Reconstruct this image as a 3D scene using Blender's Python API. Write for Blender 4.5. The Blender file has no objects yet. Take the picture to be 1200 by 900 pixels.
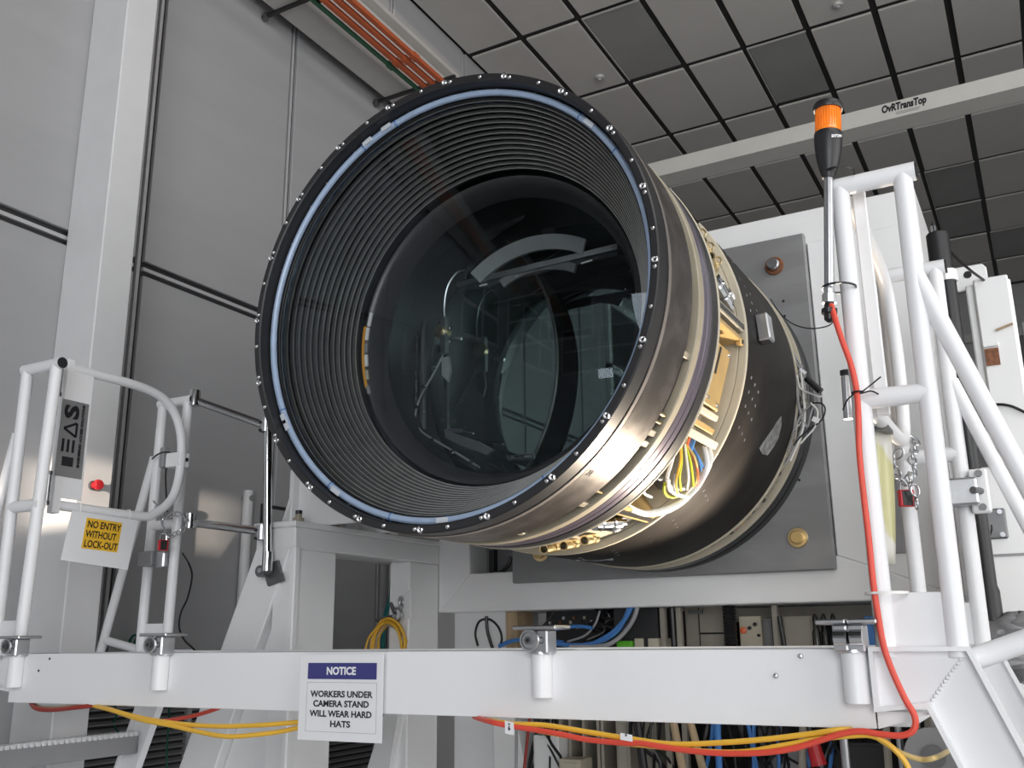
import bpy, bmesh, math, random
from math import pi, sin, cos, radians as rad
from mathutils import Vector, Matrix

# ------------------------------------------------------------------ camera, light, exposure
sc = bpy.context.scene
CO = sc.collection
EYE = 1.65                      # eye height; everything is built relative to the eye, then lifted by this at the end
cd = bpy.data.cameras.new('camera'); cam = bpy.data.objects.new('camera', cd); CO.objects.link(cam)
cd.sensor_width = 36.0; cd.lens = 1129.8 / 1200 * 36.0; cd.clip_start = .05; cd.clip_end = 200
def camera_matrix(yaw, pitch, roll):
    fw = Vector((-sin(yaw)*cos(pitch), cos(yaw)*cos(pitch), sin(pitch)))
    r = Vector((cos(yaw), sin(yaw), 0)); u = r.cross(fw)
    r2 = cos(roll)*r + sin(roll)*u; u2 = -sin(roll)*r + cos(roll)*u
    return Matrix((r2, u2, -fw)).transposed().to_4x4()
cam.matrix_world = camera_matrix(.500843, .260099, -.0117592)
sc.camera = cam

w = bpy.data.worlds.new('sky'); sc.world = w; w.use_nodes = True
bg = w.node_tree.nodes['Background']; bg.inputs[0].default_value = (.80, .88, 1, 1); bg.inputs[1].default_value = .12

def lamp(name, kind, loc, target, power, color=(1, 1, 1), size=1.0, size_y=None, **kw):
    d = bpy.data.lights.new(name, kind); d.energy = power; d.color = color
    if kind == 'AREA':
        d.size = size
        if size_y: d.shape = 'RECTANGLE'; d.size_y = size_y
    for k, v in kw.items(): setattr(d, k, v)
    o = bpy.data.objects.new(name, d); CO.objects.link(o); o.location = loc
    o.rotation_euler = (Vector(target) - Vector(loc)).to_track_quat('-Z', 'Y').to_euler()
    return o
# broad lamp added inside the closed back wall, for even light from the front
lamp('front_fill', 'AREA', (1.6, -6.9, 1.3), (-1.6, 3.0, .9), 880, (.95, .98, 1), 9.0, 5.0)
# unseen fill lamp added at the right to brighten ceiling and left wall
lamp('side_fill', 'AREA', (5.0, 3.6, 1.4), (-3.0, 4.4, 1.5), 300, (1, .98, .96), 9.0, 4.0)
# low sun through an added slot in the back wall that trims its patch
sun = lamp('sun', 'SUN', (4, -12, 3), (0, 0, 0), 5.0, (1, .86, .70), angle=rad(.5))
sun.rotation_euler = Vector((-sin(rad(19)), cos(rad(19)), -math.tan(rad(1.2)))).to_track_quat('-Z', 'Y').to_euler()
# overhead fill lamp added out of view at the right, to lift the stand
lamp('overhead_fill', 'AREA', (2.6, 1.2, 5.3), (-1.8, 4.8, .8), 130, (1, .985, .96), 4.0, 2.2)
# work lamp standing low behind the platform, turned to the open service bay
lamp('work_lamp_light', 'SPOT', (-.84, 4.26, -.12), (-1.18, 3.16, .72), 215, (1, .84, .66), spot_size=rad(78), spot_blend=.7, shadow_soft_size=.06)

vs = sc.view_settings
vs.view_transform = 'Standard'; vs.look = 'None'; vs.gamma = 1; vs.exposure = 0.10; vs.use_curve_mapping = False
sc.cycles.max_bounces = 8; sc.cycles.transparent_max_bounces = 16; sc.cycles.caustics_reflective = False

# ------------------------------------------------------------------ materials
def mat(name, col, rough=.5, metal=0.0, var=.04, scale=6.0, bump=0.0, bscale=40.0, stretch=None, coat=0.0, emit=None, spec=.5):
    m = bpy.data.materials.new(name); m.use_nodes = True; nt = m.node_tree; N = nt.nodes; L = nt.links
    b = N['Principled BSDF']; b.inputs['Roughness'].default_value = rough; b.inputs['Metallic'].default_value = metal
    b.inputs['Coat Weight'].default_value = coat; b.inputs['Specular IOR Level'].default_value = spec
    tc = N.new('ShaderNodeTexCoord'); mp = N.new('ShaderNodeMapping'); L.new(tc.outputs['Object'], mp.inputs[0])
    if stretch: mp.inputs['Scale'].default_value = stretch
    nz = N.new('ShaderNodeTexNoise'); nz.inputs['Scale'].default_value = scale; nz.inputs['Detail'].default_value = 5
    L.new(mp.outputs[0], nz.inputs['Vector'])
    r = N.new('ShaderNodeMapRange'); L.new(nz.outputs['Fac'], r.inputs[0])
    r.inputs[1].default_value = .3; r.inputs[2].default_value = .7; r.inputs[3].default_value = 1 - var; r.inputs[4].default_value = 1 + var
    mx = N.new('ShaderNodeMix'); mx.data_type = 'RGBA'; mx.blend_type = 'MULTIPLY'; mx.inputs[0].default_value = 1
    mx.inputs[6].default_value = (*col, 1); L.new(r.outputs[0], mx.inputs[7]); L.new(mx.outputs[2], b.inputs['Base Color'])
    if bump:
        n2 = N.new('ShaderNodeTexNoise'); n2.inputs['Scale'].default_value = bscale; L.new(mp.outputs[0], n2.inputs['Vector'])
        bp = N.new('ShaderNodeBump'); bp.inputs['Strength'].default_value = bump; bp.inputs['Distance'].default_value = .003
        L.new(n2.outputs['Fac'], bp.inputs['Height']); L.new(bp.outputs[0], b.inputs['Normal'])
    if emit:
        b.inputs['Emission Color'].default_value = (*col, 1); b.inputs['Emission Strength'].default_value = emit
    return m
def glass(name, tint, reflect, rough=.0, ior=1.45):
    m = bpy.data.materials.new(name); m.use_nodes = True; nt = m.node_tree; N = nt.nodes; L = nt.links
    N.remove(N['Principled BSDF'])
    t = N.new('ShaderNodeBsdfTransparent'); t.inputs[0].default_value = (*tint, 1)
    g = N.new('ShaderNodeBsdfGlossy'); g.inputs['Roughness'].default_value = rough; g.inputs[0].default_value = (*reflect, 1)
    f = N.new('ShaderNodeFresnel'); f.inputs[0].default_value = ior
    x = N.new('ShaderNodeMixShader'); L.new(f.outputs[0], x.inputs[0]); L.new(t.outputs[0], x.inputs[1]); L.new(g.outputs[0], x.inputs[2])
    L.new(x.outputs[0], N['Material Output'].inputs[0])
    return m
def patchy(name, c1, c2, rough, metal, scale, stretch, lo=.45, hi=.6, bump=0):
    """two colours mixed by a stretched noise: brushed, scuffed or worn surfaces"""
    m = mat(name, c1, rough, metal, .05, scale, bump, 30, stretch); N = m.node_tree.nodes; L = m.node_tree.links
    mx = [n for n in N if n.type == 'MIX'][0]; nz = [n for n in N if n.type == 'TEX_NOISE'][0]
    rr = N.new('ShaderNodeMapRange'); rr.inputs[1].default_value = lo; rr.inputs[2].default_value = hi
    L.new(nz.outputs['Fac'], rr.inputs[0])
    m2 = N.new('ShaderNodeMix'); m2.data_type = 'RGBA'; m2.inputs[6].default_value = (*c1, 1); m2.inputs[7].default_value = (*c2, 1)
    L.new(rr.outputs[0], m2.inputs[0]); L.new(m2.outputs[2], mx.inputs[6])
    return m
W = {}
W['white'] = mat('white_paint', (.84, .84, .855), .38, var=.02, scale=3, bump=.05, bscale=60)
W['white2'] = mat('white_paint_stand', (.86, .86, .865), .42, var=.03, scale=2.5)
W['wall'] = mat('wall_panel_grey', (.40, .40, .41), .5, var=.03, scale=1.2, stretch=(1, 1, 6))
W['column'] = mat('column_white', (.76, .76, .77), .5, var=.02)
W['joint'] = mat('joint_dark', (.028, .028, .03), .6)
W['strip'] = mat('joint_strip', (.5, .5, .51), .4)
W['tile'] = mat('ceiling_tile', (.60, .58, .55), .55, var=.05, scale=1.5)
W['tiled'] = mat('ceiling_filter_tile', (.32, .32, .31), .6, var=.06, scale=2)
W['tbar'] = mat('ceiling_bar', (.022, .022, .021), .5)
W['tedge'] = mat('ceiling_edge', (.5, .49, .47), .4)
W['floor'] = mat('floor_vinyl', (.55, .56, .57), .35, var=.08)
W['steel'] = mat('zinc_steel', (.55, .56, .58), .32, 1.0, .12, 14)
W['chrome'] = mat('polished_steel', (.72, .73, .74), .13, 1.0, .04)
W['dsteel'] = mat('dark_steel', (.20, .20, .205), .42, .8, .12, 10)
W['plate'] = patchy('grey_machined_plate', (.26, .26, .265), (.285, .285, .29), .45, .3, 3, (1, 1, 3))
W['black'] = mat('black_anodised', (.020, .020, .022), .42, 0, .1, 8)
W['black2'] = mat('black_plastic', (.012, .012, .013), .35)
W['body'] = patchy('black_body_shell', (.017, .0150, .0138), (.022, .0195, .0178), .50, 0, 3, (1, 3, 1))
W['body'].node_tree.nodes['Principled BSDF'].inputs['Specular IOR Level'].default_value = .08
W['baffle'] = mat('baffle_black', (.13, .126, .12), .40, .2, .18, 20)
W['lip'] = mat('baffle_lip', (.55, .54, .52), .35, .6, .1, 20)
W['cell'] = mat('lens_cell_black', (.045, .045, .046), .32, 0, .1, 6)
W['shell'] = patchy('scuffed_dark_shell', (.072, .063, .058), (.125, .112, .104), .40, .55, 11, (1, 1, 1), .42, .68, .25)
W['shell2'] = mat('shell_front_band', (.30, .27, .25), .42, .5, .08, 9)
W['tan'] = mat('tan_ring', (.36, .32, .24), .5, 0, .08, 12)
W['purple'] = mat('violet_anodised_ring', (.15, .13, .17), .33, .5, .07, 9)
W['cream'] = mat('cream_liner', (.52, .47, .37), .5, 0, .05, 8)
W['gold'] = mat('gold_chromate', (.64, .45, .19), .38, .55, .07, 9)
W['brass'] = mat('brass', (.80, .64, .36), .28, 1.0, .08, 20)
W['hose'] = mat('blue_hose', (.36, .46, .63), .3, 0, .08, 18, spec=.6)
W['clip'] = mat('hose_label', (.62, .66, .72), .4)
W['bluetie'] = mat('blue_tie', (.06, .16, .42), .4)
W['bolt'] = mat('bright_bolt', (.70, .70, .71), .22, 1.0)
W['amber'] = mat('amber_lens', (.88, .22, .025), .16, 0, .3, 60, .25, 180, emit=.12, stretch=(1, 1, .3))
W['red'] = mat('red_cable', (.72, .075, .045), .42)
W['orange'] = mat('orange_cable', (.80, .16, .055), .42)
W['yellow'] = mat('yellow_cable', (.80, .46, .045), .42)
W['beigecable'] = mat('faded_yellow_cable', (.62, .46, .19), .45)
W['dred'] = mat('dark_red_cable', (.28, .03, .02), .45)
W['paper'] = mat('laminated_paper', (.82, .82, .84), .25, var=.015)
W['navy'] = mat('navy_print', (.045, .045, .20), .3)
W['ink'] = mat('black_print', (.012, .012, .016), .4)
W['whiteink'] = mat('white_print', (.85, .85, .86), .4)
W['label'] = mat('yellow_label', (.85, .50, .04), .35)
W['redbtn'] = mat('red_button', (.55, .02, .03), .3)
W['busorange'] = mat('orange_conductor', (.52, .11, .035), .5, var=.1)
W['busgreen'] = mat('green_conductor', (.02, .09, .045), .5)
W['runway'] = mat('runway_paint', (.58, .56, .535), .5, var=.03)
W['bridge'] = mat('bridge_paint', (.66, .65, .61), .5, var=.03)
W['beige'] = mat('beige_steel', (.36, .33, .28), .5, var=.08)
W['wood'] = mat('tan_wood', (.42, .31, .19), .6, var=.2, scale=5, stretch=(6, 6, .6))
W['blue'] = mat('blue_cable', (.055, .20, .52), .4)
W['teal'] = mat('teal_hose', (.02, .26, .25), .45)
W['green'] = mat('green_plastic', (.10, .42, .02), .4)
W['dgreen'] = mat('green_cord', (.0, .11, .06), .5)
W['grey'] = mat('grey_plastic', (.30, .30, .31), .45)
W['greycab'] = mat('grey_cable', (.33, .33, .34), .45)
W['whitecab'] = mat('white_cable', (.82, .81, .78), .4)
W['yg'] = mat('yellow_green_wire', (.55, .62, .03), .4)
W['orangeplate'] = mat('orange_plate', (.80, .36, .02), .4)
W['tape'] = patchy('silver_tape', (.16, .16, .155), (.42, .42, .41), .25, .7, 25, (1, 1, 1), .42, .6, .5)
W['rust'] = mat('brown_label', (.20, .075, .03), .6, var=.4, scale=60)
W['clear'] = glass('clear_plastic', (.90, .91, .90), (.9, .9, .9), .10)
W['glass'] = glass('lens_glass', (.93, .95, .95), (.75, .85, .95), .012, 1.42)
W['glass2'] = glass('inner_lens_glass', (.88, .92, .92), (.62, .85, .85), .012, 1.40)
W['filter'] = mat('dark_filter_glass', (.13, .165, .165), .015, 1.0, .02)
W['bag'] = mat('grey_plastic_bag', (.25, .25, .26), .25, 0, .4, 9, .8, 9)
W['signpic'] = patchy('faded_sign_print', (.66, .65, .60), (.52, .50, .27), .4, 0, 9, (1, 1, 1), .44, .56)

# ------------------------------------------------------------------ mesh helpers
def origin(o):
    p = Vector((0, 0, 0))
    while o: p = p + o.location; o = o.parent
    return p
def thing(name, label, cat, loc=(0, 0, 0), group=None):
    o = bpy.data.objects.new(name, None); CO.objects.link(o); o.location = loc; o.empty_display_size = .1
    o['label'] = label; o['category'] = cat
    if group: o['group'] = group
    return o
def tag(o, label, cat, group=None):
    o['label'] = label; o['category'] = cat
    if group: o['group'] = group
    return o
def spl(pts, k=6):
    P = [Vector(p) for p in pts]; out = []
    for i in range(len(P) - 1):
        a = P[i-1] if i else P[0]*2 - P[1]; b = P[i]; c = P[i+1]; d = P[i+2] if i + 2 < len(P) else P[-1]*2 - P[-2]
        for j in range(k):
            t = j / k
            out.append(.5*((2*b) + (c-a)*t + (2*a-5*b+4*c-d)*t*t + (3*b-a-3*c+d)*t**3))
    out.append(P[-1]); return out
class M:
    def __init__(s): s.v = []; s.f = []
    def add(s, v, f):
        n = len(s.v); s.v += [Vector(p) for p in v]; s.f += [tuple(i + n for i in q) for q in f]; return s
    def box(s, x0, x1, y0, y1, z0, z1):
        return s.add([(x, y, z) for x in (x0, x1) for y in (y0, y1) for z in (z0, z1)],
                     [(0, 1, 3, 2), (4, 6, 7, 5), (0, 4, 5, 1), (2, 3, 7, 6), (0, 2, 6, 4), (1, 5, 7, 3)])
    def obox(s, c, a, b, d):
        c, a, b, d = map(Vector, (c, a, b, d))
        return s.add([c + i*a + j*b + k*d for i in (-1, 1) for j in (-1, 1) for k in (-1, 1)],
                     [(0, 1, 3, 2), (4, 6, 7, 5), (0, 4, 5, 1), (2, 3, 7, 6), (0, 2, 6, 4), (1, 5, 7, 3)])
    def bar(s, p, q, wx, wy, up=(0, 0, 1)):
        p, q = Vector(p), Vector(q); d = (q - p); e = d.normalized(); a = e.cross(Vector(up))
        if a.length < 1e-3: a = e.cross(Vector((1, 0, 0)))
        a.normalize(); b = a.cross(e)
        return s.obox((p + q)/2, d/2, a*wx/2, b*wy/2)
    def rev(s, o, d, prof, n=24, a0=0., a1=360., ref=None, closed=False):
        """revolve (radius, distance) pairs about the axis o + t*d"""
        o, d = Vector(o), Vector(d).normalized()
        u = Vector(ref) if ref else (Vector((1, 0, 0)) if abs(d.x) < .9 else Vector((0, 0, 1)))
        u = (u - d*u.dot(d)).normalized(); v = d.cross(u)
        full = abs(a1 - a0) >= 359.9; m = n if full else n + 1; V = []; F = []
        for i in range(m):
            a = rad(a0 + (a1 - a0)*i/n)
            for r, t in prof: V.append(o + d*t + (u*cos(a) + v*sin(a))*r)
        k = len(prof)
        for i in range(n):
            j = (i + 1) % m
            for q in range(k if closed else k - 1):
                q2 = (q + 1) % k
                F.append((i*k+q, i*k+q2, j*k+q2, j*k+q))
        if not full and closed:
            F.append(tuple(range(k))); F.append(tuple((m-1)*k + q for q in range(k)))
        return s.add(V, F)
    def cyl(s, p, q, r, n=14, r2=None):
        p, q = Vector(p), Vector(q); h = (q - p).length; r2 = r if r2 is None else r2
        return s.rev(p, q - p, [(0.0001, 0), (r, 0), (r2, h), (0.0001, h)], n)
    def tube(s, pts, r, n=8):
        P = [Vector(p) for p in pts]; t = [(P[min(i+1, len(P)-1)] - P[max(i-1, 0)]).normalized() for i in range(len(P))]
        a = t[0].cross(Vector((0, 0, 1)));  a = t[0].cross(Vector((1, 0, 0))) if a.length < .05 else a
        a.normalize(); V = []; F = []
        for i, p in enumerate(P):
            a = (a - t[i]*a.dot(t[i])).normalized(); b = t[i].cross(a)
            V += [p + (a*cos(2*pi*j/n) + b*sin(2*pi*j/n))*r for j in range(n)]
        for i in range(len(P) - 1):
            F += [(i*n+j, i*n+(j+1) % n, (i+1)*n+(j+1) % n, (i+1)*n+j) for j in range(n)]
        F += [tuple(range(n)), tuple((len(P)-1)*n + j for j in range(n))]
        return s.add(V, F)
    def prism(s, poly, ax, a, b):
        """extrude a 2-D outline along an axis (ax names the axis, outline in the two others, in x-y-z order)"""
        k = len(poly)
        def p3(p, t): return (t, *p) if ax == 'x' else ((p[0], t, p[1]) if ax == 'y' else (*p, t))
        V = [p3(p, a) for p in poly] + [p3(p, b) for p in poly]
        return s.add(V, [tuple(range(k)), tuple(range(2*k-1, k-1, -1))] + [(i, (i+1) % k, (i+1) % k + k, i + k) for i in range(k)])
    def ball(s, c, r, n=10):
        c = Vector(c); k = n // 2
        return s.rev(c - Vector((0, 0, r)), (0, 0, 1), [(max(r*sin(pi*i/k), 1e-4), r - r*cos(pi*i/k)) for i in range(k+1)], n)
    def torus(s, c, ax, R, r, n=32, k=8, a0=0, a1=360, ref=None):
        return s.rev(c, ax, [(R + r*cos(2*pi*j/k), r*sin(2*pi*j/k)) for j in range(k)], n, a0, a1, ref, closed=True)
    def out(s, name, m, parent=None, smooth=35, bev=0, label=None, kind=None):
        off = origin(parent) if parent else Vector((0, 0, 0)); loc = Vector((0, 0, 0))
        me = bpy.data.meshes.new(name); me.from_pydata([p - off for p in s.v], [], s.f)
        b = bmesh.new(); b.from_mesh(me); bmesh.ops.recalc_face_normals(b, faces=b.faces)
        if bev: bmesh.ops.bevel(b, geom=[e for e in b.edges if len(e.link_faces) == 2 and e.calc_face_angle(0) > .6], offset=bev, segments=1, affect='EDGES')
        b.to_mesh(me); b.free()
        if smooth:
            me.polygons.foreach_set('use_smooth', [True]*len(me.polygons)); me.set_sharp_from_angle(angle=rad(smooth))
        me.materials.append(W[m] if isinstance(m, str) else m)
        o = bpy.data.objects.new(name, me); CO.objects.link(o); o.parent = parent
        if label: o['label'] = label
        if kind: o['kind'] = kind
        return o
def dup(o, parent, delta):
    c = o.copy(); CO.objects.link(c); c.parent = parent; c.location = o.location + Vector(delta); return c
def struct(o): o['kind'] = 'structure'; return o
def text(s, name, m, parent, org, xd, yd, h, bold=.0, align='LEFT', depth=.0006, width=None):
    """flat lettering: org = baseline start (or centre), cap height h, along xd, up yd"""
    c = bpy.data.curves.new(name, 'FONT'); c.body = s; c.size = h/.69; c.extrude = depth; c.offset = bold; c.align_x = align; c.resolution_u = 3
    t = bpy.data.objects.new(name, c); CO.objects.link(t)
    bpy.context.view_layer.update()
    me = bpy.data.meshes.new_from_object(t.evaluated_get(bpy.context.evaluated_depsgraph_get())); bpy.data.objects.remove(t)
    xd, yd = Vector(xd).normalized(), Vector(yd).normalized(); zd = xd.cross(yd)
    sx = 1.0
    if width:
        xs = [v.co.x for v in me.vertices]; sx = width/max(max(xs) - min(xs), 1e-6)
    off = origin(parent) if parent else Vector((0, 0, 0)); org = Vector(org)
    for v in me.vertices: v.co = org + xd*v.co.x*sx + yd*v.co.y + zd*v.co.z - off
    me.materials.clear(); me.materials.append(W[m]); me.name = name
    o = bpy.data.objects.new(name, me); CO.objects.link(o); o.parent = parent
    return o

# ------------------------------------------------------------------ the setting
struct(M().box(-4.6, 5.3, -7.3, 17.7, -1.75, -1.65).out('floor', 'floor'))
CZ = 5.7
ceil = struct(M().box(-4.6, 5.3, -7.3, 17.7, CZ + .03, CZ + .1).out('ceiling', 'tbar'))
TX, TY = .6185, 1.257
t0 = M().box(0, TX - .062, 0, TY - .075, 0, .025).out('ceiling_tile', 'tile', ceil, 0, .004)
t1 = M().box(0, TX - .062, 0, TY - .075, .012, .032).out('filter_tile', 'tiled', ceil, 0, .004, label='darker filter tile in a pale frame')
e0 = M().box(-.014, -.004, 0, TY - .075, 0, .02).box(-.014, TX - .05, -.014, -.004, 0, .02).out('tile_edge', 'tedge', ceil, 0)
first = {t0: True, t1: True, e0: True}
def put(o, x, y):
    if first.pop(o, None): o.location = (x, y, CZ)
    else: c = dup(o, ceil, (0, 0, 0)); c.location = (x, y, CZ)
dark_tiles = {(2, 2), (4, 3), (6, 6), (6, 7), (9, 3), (7, 8)}
for i in range(13):
    for j in range(10):
        x, y = -4.469 + TX*i + .031, 7.313 + TY*(j - 2) + .037
        if (i, j) in dark_tiles: put(t1, x, y); put(e0, x, y)
        else: put(t0, x, y)
wl = struct(M().box(-4.62, -4.505, -7.3, 17.7, -1.65, CZ + .03).out('wall_left', 'joint'))
p0 = M().box(-4.505, -4.474, 0, 1.14, -1.65, 2.115).out('wall_panel', 'wall', wl, 0, .004)
p1 = M().box(-4.505, -4.474, 0, 1.14, 2.205, CZ + .02).out('wall_panel', 'wall', wl, 0, .004)
s0 = M().box(-4.505, -4.484, -.046, -.024, -1.65, CZ + .02).out('joint_strip', 'strip', wl, 0)
h0 = M().box(-4.505, -4.484, 0, 1.14, 2.149, 2.171).out('joint_strip', 'strip', wl, 0)
for k in range(-9, 12):
    y = 3.611 + 1.21*k + .035
    for o in (p0, p1, s0, h0):
        if k == -9: o.location.y = y
        else: dup(o, wl, (0, 1.21*(k + 9), 0))
wf = struct(M().box(-4.6, 5.3, 17.55, 17.7, -1.65, CZ + .03).out('wall_far', 'wall'))
for z in (3.9, 4.35, 4.8): M().box(-4.4, 5.2, 17.45, 17.55, z, z + .14).out('wall_rail', 'tedge', wf)
wr = struct(M().box(5.2, 5.3, -7.3, 17.7, -1.65, CZ + .03).out('wall_right', 'wall'))
# wall behind the photographer: an added slot, sized to keep the sun to a small patch
sx0, sx1, sz0, sz1 = -.95, -.42, .80, 1.14
wb = struct(M().box(-4.6, sx0, -7.3, -7.2, -1.65, CZ).box(sx1, 5.3, -7.3, -7.2, -1.65, CZ)
            .box(sx0, sx1, -7.3, -7.2, -1.65, sz0).box(sx0, sx1, -7.3, -7.2, sz1, CZ).out('wall_behind', 'wall'))
# gallery windows, high on the wall behind and on the left wall, that the lens mirrors
def gallery(n, cx, cy, axis):
    f = M(); g = M()
    for a, b, z0, z1 in ((0, 1.5, 2.4, 3.2), (0, 1.5, 3.3, 4.1), (1.6, 3.1, 2.4, 3.2), (1.6, 3.1, 3.3, 4.1)):
        if axis == 'x': g.box(cx + .001, cx + .02, cy + a, cy + b, z0, z1)
        else: g.box(cx + a, cx + b, cy - .02, cy - .001 + .03, z0, z1)
    if axis == 'x':
        for z in (2.3, 3.2, 4.1): f.box(cx, cx + .05, cy - .1, cy + 3.2, z, z + .1)
        for y in (-.1, 1.5, 3.1): f.box(cx, cx + .05, cy + y, cy + y + .1, 2.3, 4.2)
    else:
        for z in (2.3, 3.2, 4.1): f.box(cx - .1, cx + 3.2, cy, cy + .05, z, z + .1)
        for x in (-.1, 1.5, 3.1): f.box(cx + x, cx + x + .1, cy, cy + .05, 2.3, 4.2)
    o = struct(f.out('window_%d' % n, 'white2')); g.out('pane', 'joint', o); return o
gallery(1, -4.474, -6.4, 'x'); gallery(2, -4.2, -7.2, 'y')
col = struct(M().box(-4.474, -4.171, 3.12, 3.322, -1.65, 4.4).out('trim_1', 'column', None, 0, .006)); col['label'] = 'tall white boxed column on the left wall'

# overhead crane: runway on the left wall, bridge across
rw = thing('crane_runway', 'pale grey box girder high on the left wall, running towards the back', 'girder', (-4.2, 5, 4.4))
M().box(-4.36, -4.10, -7.1, 17.4, 4.40, 4.82).out('girder', 'runway', rw, 0, .01)
M().box(-4.44, -4.02, -7.1, 17.4, 4.82, 4.86).out('top_flange', 'runway', rw, 0, .004)
for y in (1.8, 4.2, 6.6, 9.0, 11.4, 13.8): M().box(-4.474, -4.36, y, y + .1, 4.45, 4.80).out('wall_bracket', 'dsteel', rw)
for n, y in (('first', 4.47), ('second', 5.80), ('third', 7.13)):
    a = thing('hanger_bracket', {'first': 'short dark arm under the overhead girder, the one at the top edge of the picture', 'second': 'short dark arm under the overhead girder, just above the black rim', 'third': 'dark arm under the overhead girder behind the instrument'}[n], 'bracket', (-4.1, y, 4.36), 'arms under the crane runway')
    M().box(-4.47, -3.66, y - .014, y + .014, 4.372, 4.40).out('arm', 'black', a, 0, .004)
    M().cyl((-4.44, y, 4.355), (-4.44, y, 4.41), .022, 10).out('bolt', 'dsteel', a)
    for x in (-3.965, -3.895, -3.815, -3.735): M().box(x - .022, x + .022, y - .03, y + .03, 4.335, 4.367).out('clip', 'black2', a, 0, .004)
for i, (x, m, l) in enumerate(((-3.965, 'busgreen', 'dark green conductor bar beside the overhead girder'), (-3.895, 'busorange', 'orange conductor bar next to the green one'),
                               (-3.815, 'busorange', 'orange conductor bar, the middle of the three orange'), (-3.735, 'busorange', 'orange conductor bar farthest from the girder'))):
    wd = .012 if i == 0 else .021
    c = thing('conductor_bar', l, 'bar', (x, 5, 4.33), 'conductor bars along the runway')
    M().box(x - wd, x + wd, -7, 17, 4.30, 4.335).out('bar', m, c, 0, .004)
    for y in (2.6, 5.3, 8.2): M().box(x - wd - .004, x + wd + .004, y, y + .07, 4.296, 4.338).out('joint_cover', m, c)
br = thing('crane_bridge', 'pale overhead crane bridge crossing below the ceiling', 'girder', (.5, 8.4, 4.4))
M().box(-4.09, 5.19, 8.30, 8.52, 4.405, 4.57).out('bridge_girder', 'bridge', br, 0, .008)
M().box(-4.09, 5.19, 8.28, 8.54, 4.395, 4.408).out('bottom_flange', 'bridge', br)
text('OvRTransTop', 'lettering', 'ink', br, (-.775, 8.298, 4.478), (1, 0, .0), (.1, 0, 1), .066, .0045, width=.37)
M().box(-.66, -.46, 8.2975, 8.2995, 4.448, 4.455).box(-.66, -.47, 8.2975, 8.2995, 4.433, 4.440).out('small_print', 'grey', br)
for q, l in (((-3.452, 8.3029, 5.69), 'small white sprinkler cap in the ceiling, nearer the black rim'), ((-1.0369, 8.3091, 5.69), 'small white sprinkler cap in the ceiling at the top right')):
    s = thing('sprinkler', l, 'sprinkler', (q[0], q[1], 5.7), 'ceiling sprinklers')
    M().cyl((q[0], q[1], 5.70), (q[0], q[1], 5.675), .05, 18, .04).out('cover_plate', 'tedge', s); M().cyl((q[0], q[1], 5.676), (q[0], q[1], 5.66), .018, 10).out('cap', 'strip', s)

# ------------------------------------------------------------------ the instrument
AX, AZ = -1.756, 1.171
def PA(az, R, y): return Vector((AX + R*cos(rad(az)), y, AZ + R*sin(rad(az))))
def OUT(az): return Vector((cos(rad(az)), 0, sin(rad(az))))
def TAN(az): return Vector((-sin(rad(az)), 0, cos(rad(az))))
AXO = (AX, 0, AZ); UY = Vector((0, 1, 0))
def ring(prof, a0=0, a1=360, n=128, m=None):
    # azimuth runs from +X towards +Z
    mm = m or M(); k = len(prof); full = a1 - a0 >= 359.9; N = n if full else n + 1; V = []; F = []
    for i in range(N):
        a = a0 + (a1 - a0)*i/n
        for R, y in prof: V.append(PA(a, R, y))
    for i in range(n):
        j = (i + 1) % N
        for q in range(k): F.append((i*k+q, i*k+(q+1) % k, j*k+(q+1) % k, j*k+q))
    if not full: F += [tuple(range(k)), tuple((N-1)*k + q for q in range(k))]
    return mm.add(V, F)
def rect(r0, r1, y0, y1, c=.004): return [(r0, y0 + c), (r0 + c, y0), (r1 - c, y0), (r1, y0 + c), (r1, y1 - c), (r1 - c, y1), (r0 + c, y1), (r0, y1 - c)]
T = thing('astronomical_camera', 'huge black cylindrical astronomical camera with ribbed mouth and glass lens, on white stand', 'telescope camera', (AX, 3.7, AZ))
# mouth
fr = ring(rect(.800, .830, 2.645, 2.725, .005)).out('front_ring', 'black', T)
ring(rect(.764, .801, 2.716, 2.73, .003)).out('inner_ring', 'black2', T)
for i in range(40):                                   # bright screws round the rim: a big one beside every small one, then a lone small one
    a = 4.5 + i*9
    M().rev(PA(a, .815, 2.647), -UY, [(.0001, .009), (.004, .0085), (.0075, .004), (.0075, -.002)], 10).out('screw', 'bolt', fr)
    if i % 2: M().rev(PA(a + 1.6, .8165, 2.647), -UY, [(.004, .004), (.008, .009), (.0115, .007), (.0125, 0), (.0125, -.002)], 12).out('screw', 'bolt', fr)
hs = M().torus((AX, 2.704, AZ), (0, 1, 0), .7835, .0125, 128, 10).out('blue_hose', 'hose', T)
for a in (106, 118, 204, 233, 255, 272, 300, 45, 30):
    M().torus(PA(a, .7835, 2.704), TAN(a), .0132, .0022, 14, 6).out('hose_tie', 'bluetie', hs)
for a, d in ((109, 6), (116, 0), (207, 5), (209, -9), (236, 6), (271, 0), (41, 2)):
    c = PA(a, .7835, 2.690)
    M().obox(c, TAN(a)*.022, OUT(a)*.009, (0, .004, 0)).out('hose_label', 'clip', hs, 0, .001)
g = M()
for i in range(90):
    if i % 5 in (0, 3): g.ball(PA(i*4 + 1.2, .7985, 2.70), .0035, 6)
g.out('pins', 'bolt', T, kind='stuff')
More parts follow.
